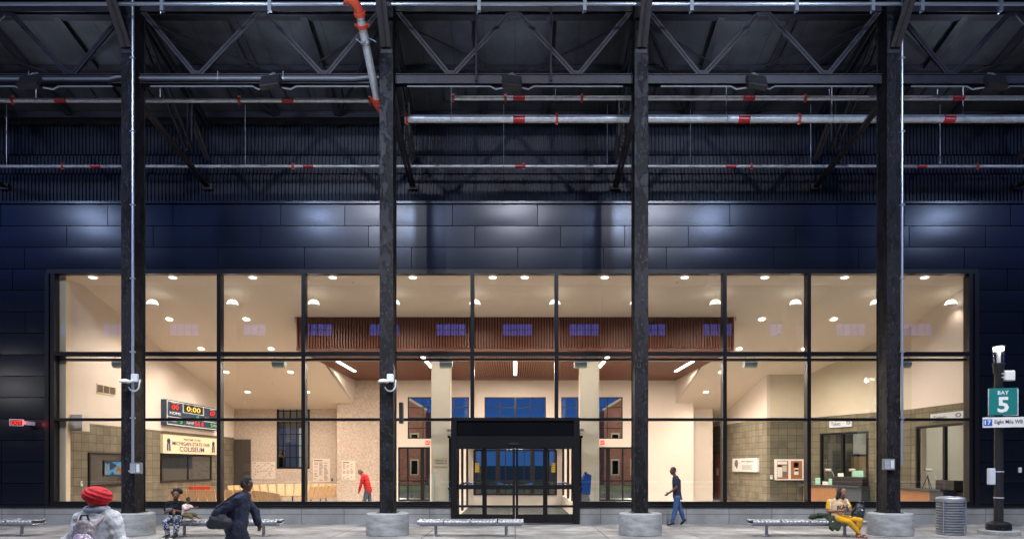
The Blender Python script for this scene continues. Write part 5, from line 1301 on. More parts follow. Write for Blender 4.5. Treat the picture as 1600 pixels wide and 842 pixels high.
def hand(m, w, d, side, nrm, curl=.6, s=1.0):
    """palm from wrist w along d; side = towards the thumb; nrm = palm normal (fingers curl to it)"""
    w, d, side, nrm = Vector(w), Vector(d).normalized(), Vector(side).normalized(), Vector(nrm).normalized()
    pe = w + d*.085*s
    capsule(m, w+d*.015*s, pe-d*.012*s, .026*s, .030*s, side, 1.25, dp=.55)
    for k, (off, L) in enumerate(((.030,.070),(.010,.080),(-.010,.074),(-.030,.058))):
        a = pe + side*off*s; r = .0088*s
        d1 = (d*math.cos(curl*.6)+nrm*math.sin(curl*.6)); b = a + d1*L*.45*s
        d2 = (d*math.cos(curl*1.6)+nrm*math.sin(curl*1.6)); c = b + d2*L*.35*s
        d3 = (d*math.cos(curl*2.4)+nrm*math.sin(curl*2.4)); e = c + d3*L*.25*s
        capsule(m, a-d*.01*s, b, r*1.1, r, n=8); capsule(m, b, c, r, r*.95, n=8); capsule(m, c, e, r*.95, r*.8, n=8)
    a = w + d*.025*s + side*.026*s; b = a + (side*.75+d*.6+nrm*.25).normalized()*.040*s; c = b + (d*.85+nrm*.5+side*.1).normalized()*.038*s
    capsule(m, a, b, .013*s, .011*s, n=8); capsule(m, b, c, .011*s, .0085*s, n=8)
def head(m, c, fwd, up, s=1.0):
    c, f, u = Vector(c), Vector(fwd).normalized(), Vector(up).normalized(); f = (f-u*f.dot(u)).normalized(); sd = f.cross(u)
    capsule(m, c-u*.005*s-f*.02*s, c+u*.045*s-f*.012*s, .082*s, .080*s, sd, .95, n=16)       # cranium
    capsule(m, c-u*.02*s+f*.018*s, c-u*.085*s+f*.045*s, .066*s, .040*s, sd, .95, n=14)         # face to chin
    capsule(m, c+u*.022*s+f*.072*s-sd*.03*s, c+u*.022*s+f*.072*s+sd*.03*s, .016*s, .016*s, n=8)   # brow
    capsule(m, c+u*.01*s+f*.082*s, c-u*.028*s+f*.100*s, .009*s, .014*s, n=8)                    # nose
    for k in (-1, 1):
        capsule(m, c+sd*k*.078*s-u*.022*s, c+sd*k*.084*s+u*.018*s-f*.012*s, .011*s, .014*s, f, 1.3, n=8)   # ears
        capsule(m, c+sd*k*.038*s-u*.022*s+f*.06*s, c+sd*k*.034*s-u*.03*s+f*.062*s, .020*s, .018*s, n=8)   # cheeks
    capsule(m, c-u*.056*s+f*.078*s-sd*.018*s, c-u*.056*s+f*.078*s+sd*.018*s, .010*s, .010*s, n=8)   # lips
def face_bits(T, body, c, fwd, up, s=1.0, lipcol=(.25,.08,.07)):
    c, f, u = Vector(c), Vector(fwd).normalized(), Vector(up).normalized(); f = (f-u*f.dot(u)).normalized(); sd = f.cross(u)
    for k in (-1, 1):
        m = MB(); p = c+sd*k*.031*s+u*.003*s+f*.077*s; m.lathe([(.001,-.011*s),(.009*s,-.006*s),(.012*s,0),(.009*s,.006*s),(.001,.011*s)], p, 10); m.build('eye', M['eyewhite'], body, smooth=True)
        m = MB(); capsule(m, c+sd*k*.018*s+u*.024*s+f*.087*s, c+sd*k*.045*s+u*.024*s+f*.080*s, .005*s, .004*s, n=6); m.build('eyebrow', M['hairblack'], body)
M['eyewhite'] = mat('eye', (.10,.08,.07), .3); M['hairblack'] = mat('black_hair', (.012,.010,.010), .75, var=.4, vscale=60, bump=1, bscale=70)
M['skin_d'] = mat('dark_brown_skin', (.13,.060,.038), .5, var=.12, vscale=10); M['skin_m'] = mat('brown_skin', (.27,.125,.075), .5, var=.1, vscale=10); M['skin_k'] = mat('deep_brown_skin', (.085,.042,.030), .5, var=.12, vscale=10)

class Fig:
    """joints are given in world metres"""
    def __init__(s, J, label, skin, sc=1.0, group=None, base=None, build=1.0):
        s.J = {k: Vector(v) for k, v in J.items()}; s.sc = sc; s.b = build
        g = base or Vector((s.J['pelvis'].x, s.J['pelvis'].y, min(s.J['anL'].z, s.J['anR'].z)-.08*sc))
        s.T = thing('person', g, label, 'person', group); s.skin = M[skin]
    def arms(s, m, g=0, upto=1.0, k=1.0):
        J, c = s.J, s.sc
        for a in 'LR':
            S_, E, W_ = J['sh'+a], J['el'+a], J['wr'+a]
            if upto <= 1: capsule(m, S_, S_.lerp(E, upto), (.056*c+g)*k, (.056+(.042-.056)*upto)*c*k+g)
            else:
                capsule(m, S_, E, (.056*c+g)*k, (.043*c+g)*k); capsule(m, E, E.lerp(W_, upto-1), (.043*c+g)*k, (.030*c+g)*k)
    def torso(s, m, g=0, low=True, k=1.0):
        J, c = s.J, s.sc; sd = (J['shR']-J['shL']).normalized(); b = s.b
        P, Wt, Ch, N = J['pelvis'], J['pelvis'].lerp(J['chest'], .5), J['chest'], J['neck']
        if low: capsule(m, P, Wt, .118*c*b+g, .110*c*b+g, sd, 1.3*k)
        capsule(m, Wt, Ch, .112*c*b+g, .118*c*b+g, sd, 1.32*k)
        capsule(m, Ch, Ch.lerp(N, .55), .115*c*b+g, .085*c*b+g, sd, 1.3)
        capsule(m, J['shL'].lerp(Ch.lerp(N,.7),.1), J['shR'].lerp(Ch.lerp(N,.7),.1), .060*c+g, .060*c+g)
    def legs(s, m, g=0, upto=2.0, k=1.0, kl=1.0):
        J, c = s.J, s.sc; b = s.b
        for a in 'LR':
            h, kn, an = J['hip'+a], J['kn'+a], J['an'+a]
            u = min(upto, 1); capsule(m, h, h.lerp(kn, u), .090*c*b*k+g, (.090+(.058-.090)*u)*c*b*kl+g)
            if upto > 1: capsule(m, kn, kn.lerp(an, .3), .058*c*b*kl+g, .058*c*b*kl+g); capsule(m, kn.lerp(an,.3), kn.lerp(an, upto-1), .058*c*b*kl+g, .038*c*kl+g)
    def body(s, up=(0,0,1), fwd=None, curl=.5, hands=None, vox=.009):
        m = MB(); J, c = s.J, s.sc
        s.torso(m); s.arms(m, upto=2.0); s.legs(m)
        capsule(m, J['chest'].lerp(J['neck'],.7), J['head']-Vector(up)*.05*c, .060*c, .050*c)
        head(m, J['head'], fwd, up, c)
        for a in 'LR':
            if hands and a in hands: d, sd, nn, cu = hands[a]
            else:
                d = (J['wr'+a]-J['el'+a]).normalized(); sd = Vector(fwd); sd = (sd-d*sd.dot(d)).normalized(); nn = d.cross(sd)*(1 if a == 'R' else -1); cu = curl
                lat = (J['shR']-J['shL']).normalized()*(1 if a == 'R' else -1)
                if nn.dot(lat) > 0: nn = -nn
            hand(m, J['wr'+a], d, sd, nn, cu, c)
            an, to = J['an'+a], J['to'+a]; capsule(m, an-Vector((0,0,.02*c)), to, .035*c, .028*c, (to-an).cross(Vector((0,0,1))), 1.25)
        s.B = fuse('body', m, s.skin, s.T, vox=vox, smooth=2)
        face_bits(s.T, s.B, J['head'], fwd, up, c)
        return s.B
    def shoes(s, mt, h=.0):
        c = s.sc
        for a in 'LR':
            m = MB(); an, to = s.J['an'+a], s.J['to'+a]; d = (to-an).normalized(); sd = d.cross(Vector((0,0,1)))
            heel = an - d*.045*c - Vector((0,0,.045*c))
            capsule(m, heel+Vector((0,0,.01)), to, .042*c, .040*c, sd, 1.15); capsule(m, an, heel+Vector((0,0,.01)), .048*c, .044*c)
            fuse('shoe', m, mt, s.T, vox=.010, smooth=2)
    def cloth(s, name, mt, fn, vox=.012, disp=.02, dscale=.09, smooth=2):
        m = MB(); fn(m); return fuse(name, m, mt, s.T, vox=vox, smooth=smooth, disp=disp, dscale=dscale)

# 1. man walking left past the window wall -------------------------------------------------
def jw(px, py, Y, dy=0): return at(px, py, Y) + Vector((0, dy, 0))
Yw = 21.35
J = dict(head=jw(1051.5,735,Yw), neck=jw(1055,743,Yw), chest=jw(1057,752,Yw), pelvis=jw(1058,775,Yw),
  shL=jw(1052,747,Yw,-.19), shR=jw(1059,747,Yw,.19), elL=jw(1054,761,Yw,-.24), elR=jw(1064,761,Yw,.22), wrL=jw(1043,769,Yw,-.24), wrR=jw(1066,774,Yw,.20),
  hipL=jw(1057,777,Yw,-.10), hipR=jw(1058,777,Yw,.10), knL=jw(1054,796,Yw,-.10), knR=jw(1064,795,Yw,.10), anL=jw(1049,815.5,Yw,-.09), anR=jw(1070,812,Yw,.09), toL=jw(1043,818.3,Yw,-.10), toR=jw(1066,818,Yw,.10))
A = Fig(J, 'man in navy T-shirt and blue jeans walking left past the window wall', 'skin_k', 1.02)
A.body(fwd=(-1,-.1,-.12), up=(-.12,0,1), curl=.45)
M['navycloth'] = mat('navy_cloth', (.016,.018,.035), .9, var=.3, vscale=6); M['denim'] = mat('blue_denim', (.035,.08,.21), .85, var=.35, vscale=6)
A.cloth('shirt', M['navycloth'], lambda m: (A.torso(m, .016), A.arms(m, .016, .62)))
A.cloth('jeans', M['denim'], lambda m: (A.legs(m, .014, 1.96, kl=1.0), capsule(m, A.J['pelvis'], A.J['pelvis']+Vector((0,0,.03)), .125, .125, (0,1,0), 1.25)), disp=.022)
A.shoes(M['black'])
m = MB(); capsule(m, A.J['head']+Vector((.02,0,.02)), A.J['head']+Vector((.018,0,.045)), .083, .082, n=14); fuse('hair', m, M['hairblack'], A.T, disp=.004, dscale=.02)
c = A.J['chest']; lp = MB(); lp.obox(c+Vector((-.135,-.03,.0)), (.002,.0,0), (0,.045,0), (0,0,.07)); lp.build('shirt_print', mat('blue_print',(.15,.17,.45),.8), A.T)

# 2. person in red jacket inside, bent forward --------------------------------------------
Yr = 29.5
J = dict(head=jw(562.5,737,Yr), neck=jw(566.5,742,Yr), chest=jw(571,748,Yr), pelvis=jw(575.5,766,Yr), shL=jw(568,744,Yr,-.19), shR=jw(571,744,Yr,.19), elL=jw(566,756,Yr,-.24), elR=jw(574,757,Yr,.22),
  wrL=jw(563,766,Yr,-.2), wrR=jw(573,767,Yr,.22), hipL=jw(574,767,Yr,-.1), hipR=jw(575,767,Yr,.1), knL=jw(570,782,Yr,-.1), knR=jw(577,782,Yr,.1), anL=jw(569,794.5,Yr,-.1), anR=jw(580,793.5,Yr,.1), toL=jw(564.5,795.6,Yr,-.1), toR=jw(576,795.6,Yr,.1))
A = Fig(J, 'person in a bright red hooded jacket and jeans walking bent forward indoors', 'skin_m', 1.0)
A.body(fwd=(-1,-.2,-.75), up=(-.65,0,1), curl=.6)
M['redcloth'] = mat('red_jacket', (.46,.014,.014), .85, var=.3, vscale=5, bump=1, bscale=9, bdist=.05); M['jeansgrey'] = mat('grey_denim', (.06,.08,.12), .9, var=.3)
A.cloth('jacket', M['redcloth'], lambda m: (A.torso(m, .035), A.arms(m, .024, 1.93), capsule(m, A.J['neck']+Vector((.04,-.05,-.01)), A.J['neck']+Vector((.04,.05,.0)), .075, .075)), disp=.035)
A.cloth('jeans', M['jeansgrey'], lambda m: A.legs(m, .02, 1.97, kl=1.1)); A.shoes(M['black'])
M['hairbrown'] = mat('brown_hair', (.10,.065,.035), .8, bump=1, bscale=60)
m = MB(); capsule(m, A.J['head']+Vector((.0,0,.035)), A.J['head']+Vector((.06,0,-.005)), .085, .080, n=14); fuse('hair', m, M['hairbrown'], A.T, disp=.012, dscale=.03)

# 3. person in dark blue striding right, bag slung behind ---------------------------------
Yb = 11.6; s_ = F/Yb
gz = H - 0
J = dict(head=jw(386,755,Yb), neck=jw(383,771,Yb), chest=jw(374,788,Yb), pelvis=jw(369,826,Yb),
  shL=jw(372,777,Yb,.17), shR=jw(377,779,Yb,-.19), elL=jw(390,800,Yb,.24), elR=jw(352,797,Yb,-.27), wrL=jw(396,820,Yb,.22), wrR=jw(342,812,Yb,-.27),
  hipL=jw(370,832,Yb,.10), hipR=jw(369,832,Yb,-.10), knL=jw(384,866,Yb,.10), knR=jw(364,868,Yb,-.10), anL=jw(392,898,Yb,.10), anR=jw(344,893,Yb,-.09), toL=jw(410,900,Yb,.10), toR=jw(358,899.5,Yb,-.10))
A = Fig(J, 'person in dark blue jacket and shorts striding right in front of the bench', 'skin_k', 1.0)
A.body(fwd=(1,-.1,-.1), up=(.08,0,1), curl=.9, vox=.010)
M['bluecloth'] = mat('dark_blue_cloth', (.012,.018,.042), .85, var=.45, vscale=5, bump=1, bscale=8, bdist=.05); M['shortcloth'] = mat('dark_shorts', (.010,.014,.030), .9, var=.3)
A.cloth('jacket', M['bluecloth'], lambda m: (A.torso(m, .050), A.arms(m, .035, 1.9), capsule(m, A.J['pelvis']+Vector((-.02,0,.0)), A.J['chest']+Vector((-.05,0,0)), .17, .17, (0,1,0), 1.2)), disp=.05, dscale=.16)
A.cloth('shorts', M['shortcloth'], lambda m: (A.legs(m, .040, .62, kl=1.25), capsule(m, A.J['pelvis'], A.J['pelvis']-Vector((0,0,.05)), .15, .15, (0,1,0), 1.2)), disp=.03)
A.shoes(M['black'])
m = MB(); capsule(m, A.J['head']+Vector((-.02,0,.03)), A.J['head']+Vector((-.01,0,.065)), .090, .080, n=14); capsule(m, A.J['head']+Vector((-.05,0,-.02)), A.J['head']+Vector((-.04,0,.03)), .07, .075, n=14); fuse('hair', m, M['hairblack'], A.T, disp=.01, dscale=.03)
# bag under the arm
bc = jw(353,812,Yb,-.30); T = thing('shoulder_bag', bc, 'dark slouching shoulder bag carried by the striding person', 'bag')
m = MB(); capsule(m, bc+Vector((-.12,0,-.04)), bc+Vector((.12,0,-.01)), .085, .10, (0,0,1), 1.1, dp=.7); capsule(m, bc+Vector((-.05,0,.02)), bc+Vector((.08,0,.03)), .11, .10, (0,0,1), 1, dp=.6)
fuse('pouch', m, mat('charcoal_bag',(.015,.017,.025),.7,var=.4,vscale=6), T, disp=.04, dscale=.12)
MB().tube([bc+Vector((-.10,.0,.08)), bc+Vector((-.02,-.02,.24)), A.J['shR']+Vector((0,-.05,.10)), A.J['neck']+Vector((.03,.05,.02))], .014, 6).build('strap', M['black'], T)

# 4. person with red turban, back to us ----------------------------------------------------
Yt = 7.2
J = dict(head=jw(152,782,Yt), neck=jw(151,797,Yt), chest=jw(151,822,Yt), pelvis=jw(151,878,Yt),
  shL=jw(176,811,Yt), shR=jw(126,811,Yt), elL=jw(192,856,Yt,-.03), elR=jw(110,856,Yt,-.03), wrL=jw(187,884,Yt,.18), wrR=jw(115,884,Yt,.18),
  hipL=jw(162,885,Yt), hipR=jw(140,885,Yt), knL=jw(164,945,Yt,.05), knR=jw(138,945,Yt,.12), anL=jw(166,996,Yt,-.12), anR=jw(137,998,Yt,.10), toL=Vector((0,0,0)), toR=Vector((0,0,0)))
for a in 'LR': J['an'+a].z = .10 if a == 'R' else .12; J['to'+a] = J['an'+a] + Vector((0,.17,-.055))
A = Fig(J, 'person seen from behind in a red turban and pale jacket, lower left', 'skin_m', 1.0)
A.body(fwd=(.1,1,-.1), up=(0,.05,1), curl=.6, vox=.010)
M['jacket'] = mat('pale_grey_jacket', (.58,.60,.61), .7, var=.18, vscale=5, bump=1, bscale=9, bdist=.05, stretch=(1,1.5,.6))
A.cloth('jacket', M['jacket'], lambda m: (A.torso(m, .030, k=.95), A.arms(m, .026, 1.97), capsule(m, A.J['pelvis']-Vector((0,0,.10)), A.J['chest'], .155, .14, (1,0,0), 1.15),
   [capsule(m, A.J['neck']+Vector((0,0,-.01)), A.J['sh'+a_]+Vector((0,0,.015)), .075, .078) for a_ in 'LR'],
   [capsule(m, A.J['el'+a_]+Vector((0,0,.05)), A.J['el'+a_]+Vector((0,0,-.02)), .085, .078) for a_ in 'LR']), disp=.060, dscale=.13, vox=.009, smooth=2)
A.cloth('trousers', M['jeansgrey'], lambda m: A.legs(m, .03, 1.95, kl=1.1)); A.shoes(M['black'])
m = MB(); N = A.J['neck']; m.tube([N+Vector((.105*math.cos(t*math.pi/8),.09*math.sin(t*math.pi/8),.015+.006*math.sin(t))) for t in range(17)], .030, 8, cap=True); fuse('collar', m, mat('blue_grey_collar',(.38,.42,.50),.8), A.T, disp=.012, dscale=.05)
# turban: a wrapped ellipsoid with diagonal folds
h0 = A.J['head'] + Vector((.0,0,.045)); vs = []; fs = []; NU, NV = 96, 44
for j in range(NV+1):
    ph = math.pi*(j/NV); 
    for i in range(NU):
        th = 2*math.pi*i/NU
        x, y, z = math.sin(ph)*math.cos(th), math.sin(ph)*math.sin(th), math.cos(ph)
        q = (z*1.0 + x*.55 - y*.15)
        f = 1 + .15*math.sqrt(abs(1-abs((q*2.9+.35*math.sin(th*2)) % 1 *2-1)))*(.2+.8*abs(math.sin(ph))) + .02*noise.noise(Vector((x,y,z))*4)
        w = 1.0 if z > 0 else 1 - .22*(-z)
        vs.append(h0 + Vector((x*.128*f*w, y*.135*f*w, .0+z*.103*f*(1 if z > 0 else 1.0))) + Vector((0,0,x*-.018)))
for j in range(NV):
    for i in range(NU): fs.append((j*NU+i, (j+1)*NU+i, (j+1)*NU+(i+1)%NU, j*NU+(i+1)%NU))
mt_ = mat('red_turban_cloth', (.50,.008,.016), .8, var=.3, vscale=12, bump=.6, bscale=26, bdist=.03)
mm = MB(); mm.add(vs, fs); mm.build('turban', mt_, A.T, smooth=True, angle=80)
# clear plastic and pink backpack on the back
bc = jw(150,832,Yt,-.20); T = thing('backpack', bc, 'clear glossy backpack with pale pink contents worn by the person in the turban', 'backpack')
bm = mat('clear_vinyl_bag', (.16,.13,.12), .2, .1, .7, var=.5, vscale=11, var2=(.50,.47,.48), bump=.6, bscale=18)
m = MB(); capsule(m, bc+Vector((0,0,-.18)), bc+Vector((0,0,.05)), .14, .115, (1,0,0), 1.0, dp=.62, n=16); fuse('shell', m, bm, T, disp=.04, dscale=.09, vox=.010, smooth=2)
m = MB(); capsule(m, bc+Vector((.02,-.06,-.20)), bc+Vector((.02,-.06,-.08)), .115, .105, (1,0,0), 1.05, dp=.6, n=16); fuse('front_pocket', m, mat('pink_vinyl_pocket', (.34,.20,.34), .2, .1, .7, var=.5, vscale=12, var2=(.62,.62,.64), bump=.6, bscale=18), T, disp=.035, dscale=.08, vox=.009, smooth=2)
for s in (-1, 1):
    MB().tube([bc+Vector((s*.07,.02,.08)), A.J['neck']+Vector((s*.11,-.115,-.085)), A.J['neck']+Vector((s*.13,-.02,-.005)), A.J['neck']+Vector((s*.14,.12,-.08))], .018, 8).build('strap', mat('pinkish_strap',(.50,.42,.42),.7), T, smooth=True)
MB().tube([bc+Vector((-.05,.0,.14)), bc+Vector((-.03,-.0,.20)), bc+Vector((.03,-.0,.20)), bc+Vector((.05,.0,.14))], .010, 6).build('grab_loop', M['black'], T, smooth=True)

# 5. seated man with phone, and toddler ---------------------------------------------------
Ym = 18.30
J = dict(head=jw(277,774,Ym,-.06), neck=jw(275.5,783,Ym), chest=jw(274,793,Ym), pelvis=jw(274,808.5,Ym,.02), shL=jw(285,786.5,Ym), shR=jw(262.5,786.5,Ym), elL=jw(290,800,Ym,-.08), elR=jw(259.5,800.5,Ym,-.03),
  wrL=jw(281,795.5,Ym,-.30), wrR=jw(271.5,797.5,Ym,-.26), hipL=jw(279.5,809,Ym,-.02), hipR=jw(268.5,809,Ym,-.02), knL=jw(289,812.5,Ym,-.42), knR=jw(270.5,812.5,Ym,-.42), anL=jw(286,834,Ym,-.42), anR=jw(272.5,834.5,Ym,-.36), toL=jw(284.5,838.5,Ym,-.57), toR=jw(271.8,839,Ym,-.52))
A = Fig(J, 'seated man in black T-shirt and patterned jeans looking at his phone', 'skin_d', 1.0)
for a in 'LR': A.J['to'+a].z = .035; A.J['an'+a].z = .095
A.body(fwd=(.10,-1,-.50), up=(.03,-.42,1), vox=.0085, hands={'R':((.75,-.5,.35),(.0,-.3,1),(.6,.6,.2),.9),'L':((.2,-.6,-.5),(-1,.2,.1),(.0,.5,-1),.7)})
M['blackcloth'] = mat('black_tshirt', (.009,.009,.012), .95, spec=.2, var=.3, vscale=5, bump=.8, bscale=14, bdist=.03)
A.cloth('shirt', M['blackcloth'], lambda m: (A.torso(m, .022, k=1.0), A.arms(m, .020, .68)), disp=.03, vox=.010)
camo = mat('patterned_jeans', (.45,.50,.58), .85); nt = camo.node_tree; bb = nt.nodes['Principled BSDF']; tc = nt.nodes.new('ShaderNodeTexCoord'); n1 = nt.nodes.new('ShaderNodeTexNoise'); n1.inputs['Scale'].default_value = 10; n1.inputs['Detail'].default_value = 2; n1.inputs['Distortion'].default_value = 1.2
cr = nt.nodes.new('ShaderNodeValToRGB'); cr.color_ramp.interpolation = 'CONSTANT'
for e, (p_, c_) in zip([cr.color_ramp.elements[0], cr.color_ramp.elements[1], cr.color_ramp.elements.new(.53), cr.color_ramp.elements.new(.60)], ((0,(.015,.025,.06,1)),(.43,(.14,.20,.36,1)),(.50,(.50,.54,.60,1)),(.585,(.03,.04,.08,1)))): e.position = p_; e.color = c_
nt.links.new(tc.outputs['Object'], n1.inputs[0]); nt.links.new(n1.outputs[0], cr.inputs[0]); nt.links.new(cr.outputs[0], bb.inputs['Base Color'])
A.cloth('jeans', camo, lambda m: (A.legs(m, .016, 1.93, kl=1.12), capsule(m, A.J['pelvis'], A.J['pelvis']+Vector((0,-.03,.02)), .125, .12, (1,0,0), 1.3)), disp=.03, vox=.010)
A.shoes(M['black'])
for a in 'LR': p = A.J['to'+a]; MB().obox(p+Vector((0,-.03,-.018)), (.04,0,0), (0,.015,0), (0,0,.012)).build('shoe_toe_cap', M['white'], A.T, bevel=.004)
m = MB(); hh_ = A.J['head']; 
for k in range(26):
    v_ = Vector((random.uniform(-1,1), random.uniform(-.30,1), random.uniform(-.3,1))).normalized(); capsule(m, hh_+Vector((0,.045,.080)), hh_+Vector((0,.045,.080))+Vector((v_.x*.115, v_.y*.10, v_.z*.10)), .055, .042, n=8)
fuse('hair', m, M['hairblack'], A.T, disp=.015, dscale=.025, vox=.009, smooth=1)
m = MB(); capsule(m, hh_+Vector((-.0,-.09,-.085)), hh_+Vector((0,-.075,-.10)), .032, .030, (1,0,0), 1.3, n=10); fuse('beard', m, M['hairblack'], A.T, disp=.006, dscale=.02, vox=.008)
pc = jw(274.5,793.5,Ym,-.37); o = MB().obox(pc, Vector((.075,.02,.0)), Vector((0,-.004,.003)), Vector((0,.02,.036))).build('phone', M['black'], bevel=.004); tag(o, 'black phone held sideways by the seated man', 'phone')
# toddler
sc = .56; Yk_ = Ym-.22
J = dict(head=jw(294.5,780.5,Yk_), neck=jw(291.5,787.5,Yk_), chest=jw(290.5,793,Yk_), pelvis=jw(289.5,803,Yk_+.02), shL=jw(294,790,Yk_,.06), shR=jw(289.5,790,Yk_,-.09), elL=jw(300,793,Yk_,.05), elR=jw(295,796.5,Yk_,-.13), wrL=jw(306,792,Yk_,.02), wrR=jw(302,793.5,Yk_,-.14),
  hipL=jw(291,804,Yk_,.04), hipR=jw(290,804,Yk_,-.06), knL=jw(301,803,Yk_,.06), knR=jw(300,805,Yk_,-.10), anL=jw(309,809,Yk_,.06), anR=jw(306,812,Yk_,-.12), toL=jw(313,809,Yk_,.06), toR=jw(310,813,Yk_,-.13))
K = Fig(J, 'toddler in pale patterned top sitting on the man\'s lap, one arm out', 'skin_d', sc)
K.body(fwd=(1,-.35,-.45), up=(.35,-.1,1), vox=.007, curl=.4)
K.cloth('top', mat('pale_pink_top', (.60,.42,.38), .85, var=.5, vscale=22, var2=(.75,.68,.62)), lambda m: (K.torso(m, .014), K.arms(m, .014, .6)), vox=.008, disp=.012, dscale=.05)
K.cloth('trousers', mat('olive_cloth', (.10,.08,.035), .9, var=.2), lambda m: (K.legs(m, .016, 1.35, kl=1.1), capsule(m, K.J['pelvis'], K.J['pelvis']+Vector((0,0,.01)), .085, .085, n=10)), vox=.008, disp=.012, dscale=.05)
m = MB(); capsule(m, K.J['head']+Vector((-.012,0,.02)), K.J['head']+Vector((-.008,0,.03)), .053, .052, n=12); fuse('hair', m, M['hairblack'], K.T, disp=.006, dscale=.02, vox=.006)

# 6. seated woman in yellow trousers -------------------------------------------------------
Yw2 = 18.38
J = dict(head=jw(1313.5,769,Yw2,-.12), neck=jw(1310,778.5,Yw2,-.02), chest=jw(1309,789,Yw2), pelvis=jw(1306,806.5,Yw2,.04), shL=jw(1321,783,Yw2), shR=jw(1296.5,784,Yw2), elL=jw(1327,796,Yw2,-.08), elR=jw(1293.5,798,Yw2,-.03),
  wrL=jw(1319.5,796.5,Yw2,-.29), wrR=jw(1309.5,796,Yw2,-.27), hipL=jw(1312,808,Yw2,-.02), hipR=jw(1301,808,Yw2,-.02), knL=jw(1331.5,810.5,Yw2,-.42), knR=jw(1314.5,812.5,Yw2,-.42), anL=jw(1330,833,Yw2,-.33), anR=jw(1331,832,Yw2,-.44), toL=jw(1328,838,Yw2,-.47), toR=jw(1336,839,Yw2,-.57))
A = Fig(J, 'seated woman in purple and gold jersey and yellow trousers, ankles crossed, using a phone', 'skin_m', 1.0, build=1.10)
for a in 'LR': A.J['an'+a].z = .10; A.J['to'+a].z = .04
A.body(fwd=(.18,-1,-.62), up=(.08,-.5,1), vox=.0085, hands={'R':((.8,-.5,.15),(.0,-.3,1),(.5,.6,.3),.9),'L':((-.7,-.5,.1),(0,-.3,1),(-.3,.6,.3),.9)})
jr = mat('purple_gold_jersey', (.5,.3,.1), .8); nt = jr.node_tree; bb = nt.nodes['Principled BSDF']; tc = nt.nodes.new('ShaderNodeNewGeometry'); sp = nt.nodes.new('ShaderNodeSeparateXYZ'); nt.links.new(tc.outputs['Position'], sp.inputs[0])
nz = nt.nodes.new('ShaderNodeTexNoise'); nz.inputs['Scale'].default_value = 9; nt.links.new(tc.outputs['Position'], nz.inputs[0])
ad = nt.nodes.new('ShaderNodeMath'); ad.operation = 'MULTIPLY_ADD'; ad.inputs[1].default_value = 1; nt.links.new(sp.outputs[0], ad.inputs[0]); 
sb = nt.nodes.new('ShaderNodeMath'); sb.operation = 'SUBTRACT'; sb.inputs[1].default_value = A.J['chest'].x; nt.links.new(sp.outputs[0], sb.inputs[0])
ab = nt.nodes.new('ShaderNodeMath'); ab.operation = 'ABSOLUTE'; nt.links.new(sb.outputs[0], ab.inputs[0])
n2 = nt.nodes.new('ShaderNodeMath'); n2.operation = 'MULTIPLY_ADD'; n2.inputs[1].default_value = .10; nt.links.new(nz.outputs[0], n2.inputs[0]); nt.links.new(ab.outputs[0], n2.inputs[2])
cr = nt.nodes.new('ShaderNodeValToRGB'); cr.color_ramp.interpolation = 'CONSTANT'
els = [cr.color_ramp.elements[0], cr.color_ramp.elements[1]] + [cr.color_ramp.elements.new(x) for x in (.25,.30)]
for e, (p_, c_) in zip(els, ((0,(.55,.38,.22,1)),(.175,(.20,.15,.42,1)),(.275,(.75,.70,.68,1)),(.29,(.65,.36,.02,1)))): e.position = p_; e.color = c_
nt.links.new(n2.outputs[0], cr.inputs[0]); nt.links.new(cr.outputs[0], bb.inputs['Base Color'])
A.cloth('jersey', jr, lambda m: (A.torso(m, .026), A.arms(m, .028, .62), capsule(m, A.J['pelvis']+Vector((0,-.04,-.01)), A.J['chest']+Vector((0,-.03,0)), .16, .14, (1,0,0), 1.2)), disp=.025, vox=.010)
for s_ in (-1,1): pass
M['mustard'] = mat('mustard_leggings', (.58,.30,.008), .85, var=.2, vscale=7, bump=.6, bscale=16, bdist=.03)
A.cloth('leggings', M['mustard'], lambda m: (A.legs(m, .010, 1.88), capsule(m, A.J['pelvis'], A.J['pelvis']+Vector((0,-.05,.0)), .14, .13, (1,0,0), 1.25)), disp=.014, vox=.010)
for k, ch in enumerate('BLA'):
    pass
text('BLAC', .105, A.J['chest']+Vector((.035,-.215,-.03)), (.98,-.05,.12), (0,-.28,1), M['textblack'], A.T, width=.30, name='jersey_lettering', bold=.03)
m = MB(); cc = A.J['chest']+Vector((.05,-.235,-.12)); m.tube([cc+Vector((.07*math.cos(t*math.pi/8),.0,.05*math.sin(t*math.pi/8))) for t in range(17)], .010, 5); m.build('jersey_emblem', M['textblack'], A.T)
m = MB(); p = A.J['hipL'].lerp(A.J['knL'],.72); 
m.tube([p+Vector((.10*math.cos(t*math.pi/8),.02*math.sin(t),.10*math.sin(t*math.pi/8))) for t in range(1,8)], .014, 6); m.build('leg_band', M['textblack'], A.T)
m = MB(); hh_ = A.J['head']; capsule(m, hh_+Vector((-.01,.025,.03)), hh_+Vector((-.01,.02,.055)), .090, .086, n=14)
capsule(m, hh_+Vector((-.05,.05,.0)), hh_+Vector((-.12,.10,-.22)), .075, .05); capsule(m, hh_+Vector((-.07,.0,-.0)), hh_+Vector((-.14,.02,-.16)), .045, .03); capsule(m, hh_+Vector((.06,.03,.0)), hh_+Vector((.03,.07,-.15)), .04, .05); capsule(m, hh_+Vector((-.12,.10,-.20)), hh_+Vector((-.19,.08,-.26)), .045, .025)
fuse('hair', m, M['hairblack'], A.T, disp=.012, dscale=.03, vox=.009, smooth=1)
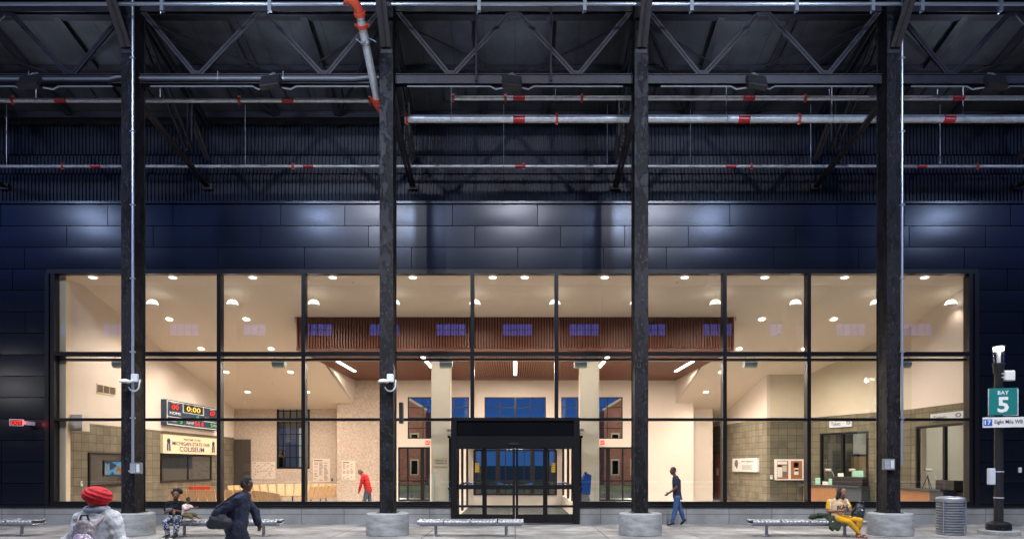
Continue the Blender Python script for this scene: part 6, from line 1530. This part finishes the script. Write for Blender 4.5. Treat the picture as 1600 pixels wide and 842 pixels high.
for a in 'LR':
    m = MB(); an, to = A.J['an'+a], A.J['to'+a]; d = (to-an).normalized(); sd = d.cross(Vector((0,0,1)))
    capsule(m, Vector((an.x,an.y,.022))-d*.04, Vector((to.x,to.y,.022)), .042, .046, sd, 1.1, dp=.45); capsule(m, to+Vector((0,0,.03))-d*.05-sd*.04, to+Vector((0,0,.03))-d*.05+sd*.04, .022, .022); fuse('sandal', m, mat('brown_sandal',(.16,.05,.025),.6), A.T, vox=.009)
pc = A.J['wrL'].lerp(A.J['wrR'],.5)+Vector((.0,-.07,.05)); o = MB().obox(pc, Vector((.036,.0,.0)), Vector((0,-.004,.003)), Vector((0,.03,.07))).build('phone', M['black'], bevel=.004); tag(o, 'phone held in both hands by the seated woman', 'phone')
# jacket, backpack on the bench
T0 = bx(1268); m = MB(); zs = .46
rj = random.Random(5)
for k in range(11): x = bx(1268)+(bx(1300)-bx(1268))*k/10; capsule(m, (x, BYc+rj.uniform(-.1,.12), zs+.05+.06*math.sin(k*.35)), (x+.12, BYc+rj.uniform(-.15,.05), zs+.06+.05*math.sin(k*.3)), .055, .06, n=10)
for k in range(5): x = bx(1289)+(bx(1304)-bx(1289))*k/4; capsule(m, (x, BYc-.20, zs+.05), (x+rj.uniform(-.03,.03), BYc-.33, zs-.20-.05*(k%2)), .055, .05, n=10)
o = fuse('folded_jacket', m, mat('dark_olive_jacket',(.022,.032,.018),.9,var=.35,vscale=8), None, disp=.06, dscale=.08, vox=.010, smooth=1); tag(o, 'dark olive jacket crumpled on the bench beside the seated woman', 'jacket')
tag(o, None)
bc = at(1341.5,798,BYc-.05); T = thing('backpack', Vector((bc.x,bc.y,.46)), 'black backpack leaning on the bench end beside the seated woman', 'backpack')
lean = Vector((.35,0,1)).normalized(); sdl = Vector((1,-.15,-.35)).normalized()
m = MB(); capsule(m, bc-lean*.10, bc+lean*.07, .165, .14, sdl, 1.0, dp=.7, n=16); capsule(m, bc-lean*.12+Vector((.02,-.08,0)), bc-lean*.02+Vector((.02,-.08,0)), .12, .11, sdl, 1.0, dp=.55, n=14)
fuse('shell', m, mat('black_nylon',(.014,.014,.020),.5,var=.3,vscale=8), T, disp=.03, dscale=.07, vox=.010, smooth=1)
MB().tube([bc+lean*.19-sdl*.05, bc+lean*.27-sdl*.02, bc+lean*.27+sdl*.05, bc+lean*.18+sdl*.08], .013, 6).build('grab_loop', M['black'], T, smooth=True)
MB().obox(bc+Vector((.02,-.155,.04)), sdl*.02, (0,.004,0), lean*.015).build('buckle', M['white'], T)
MB().tube([bc-sdl*.14+lean*.12+Vector((0,-.06,0)), bc-sdl*.18+Vector((0,-.1,-.05)), bc-sdl*.10-lean*.2+Vector((0,-.1,0))], .016, 6).build('strap', M['black'], T, smooth=True)
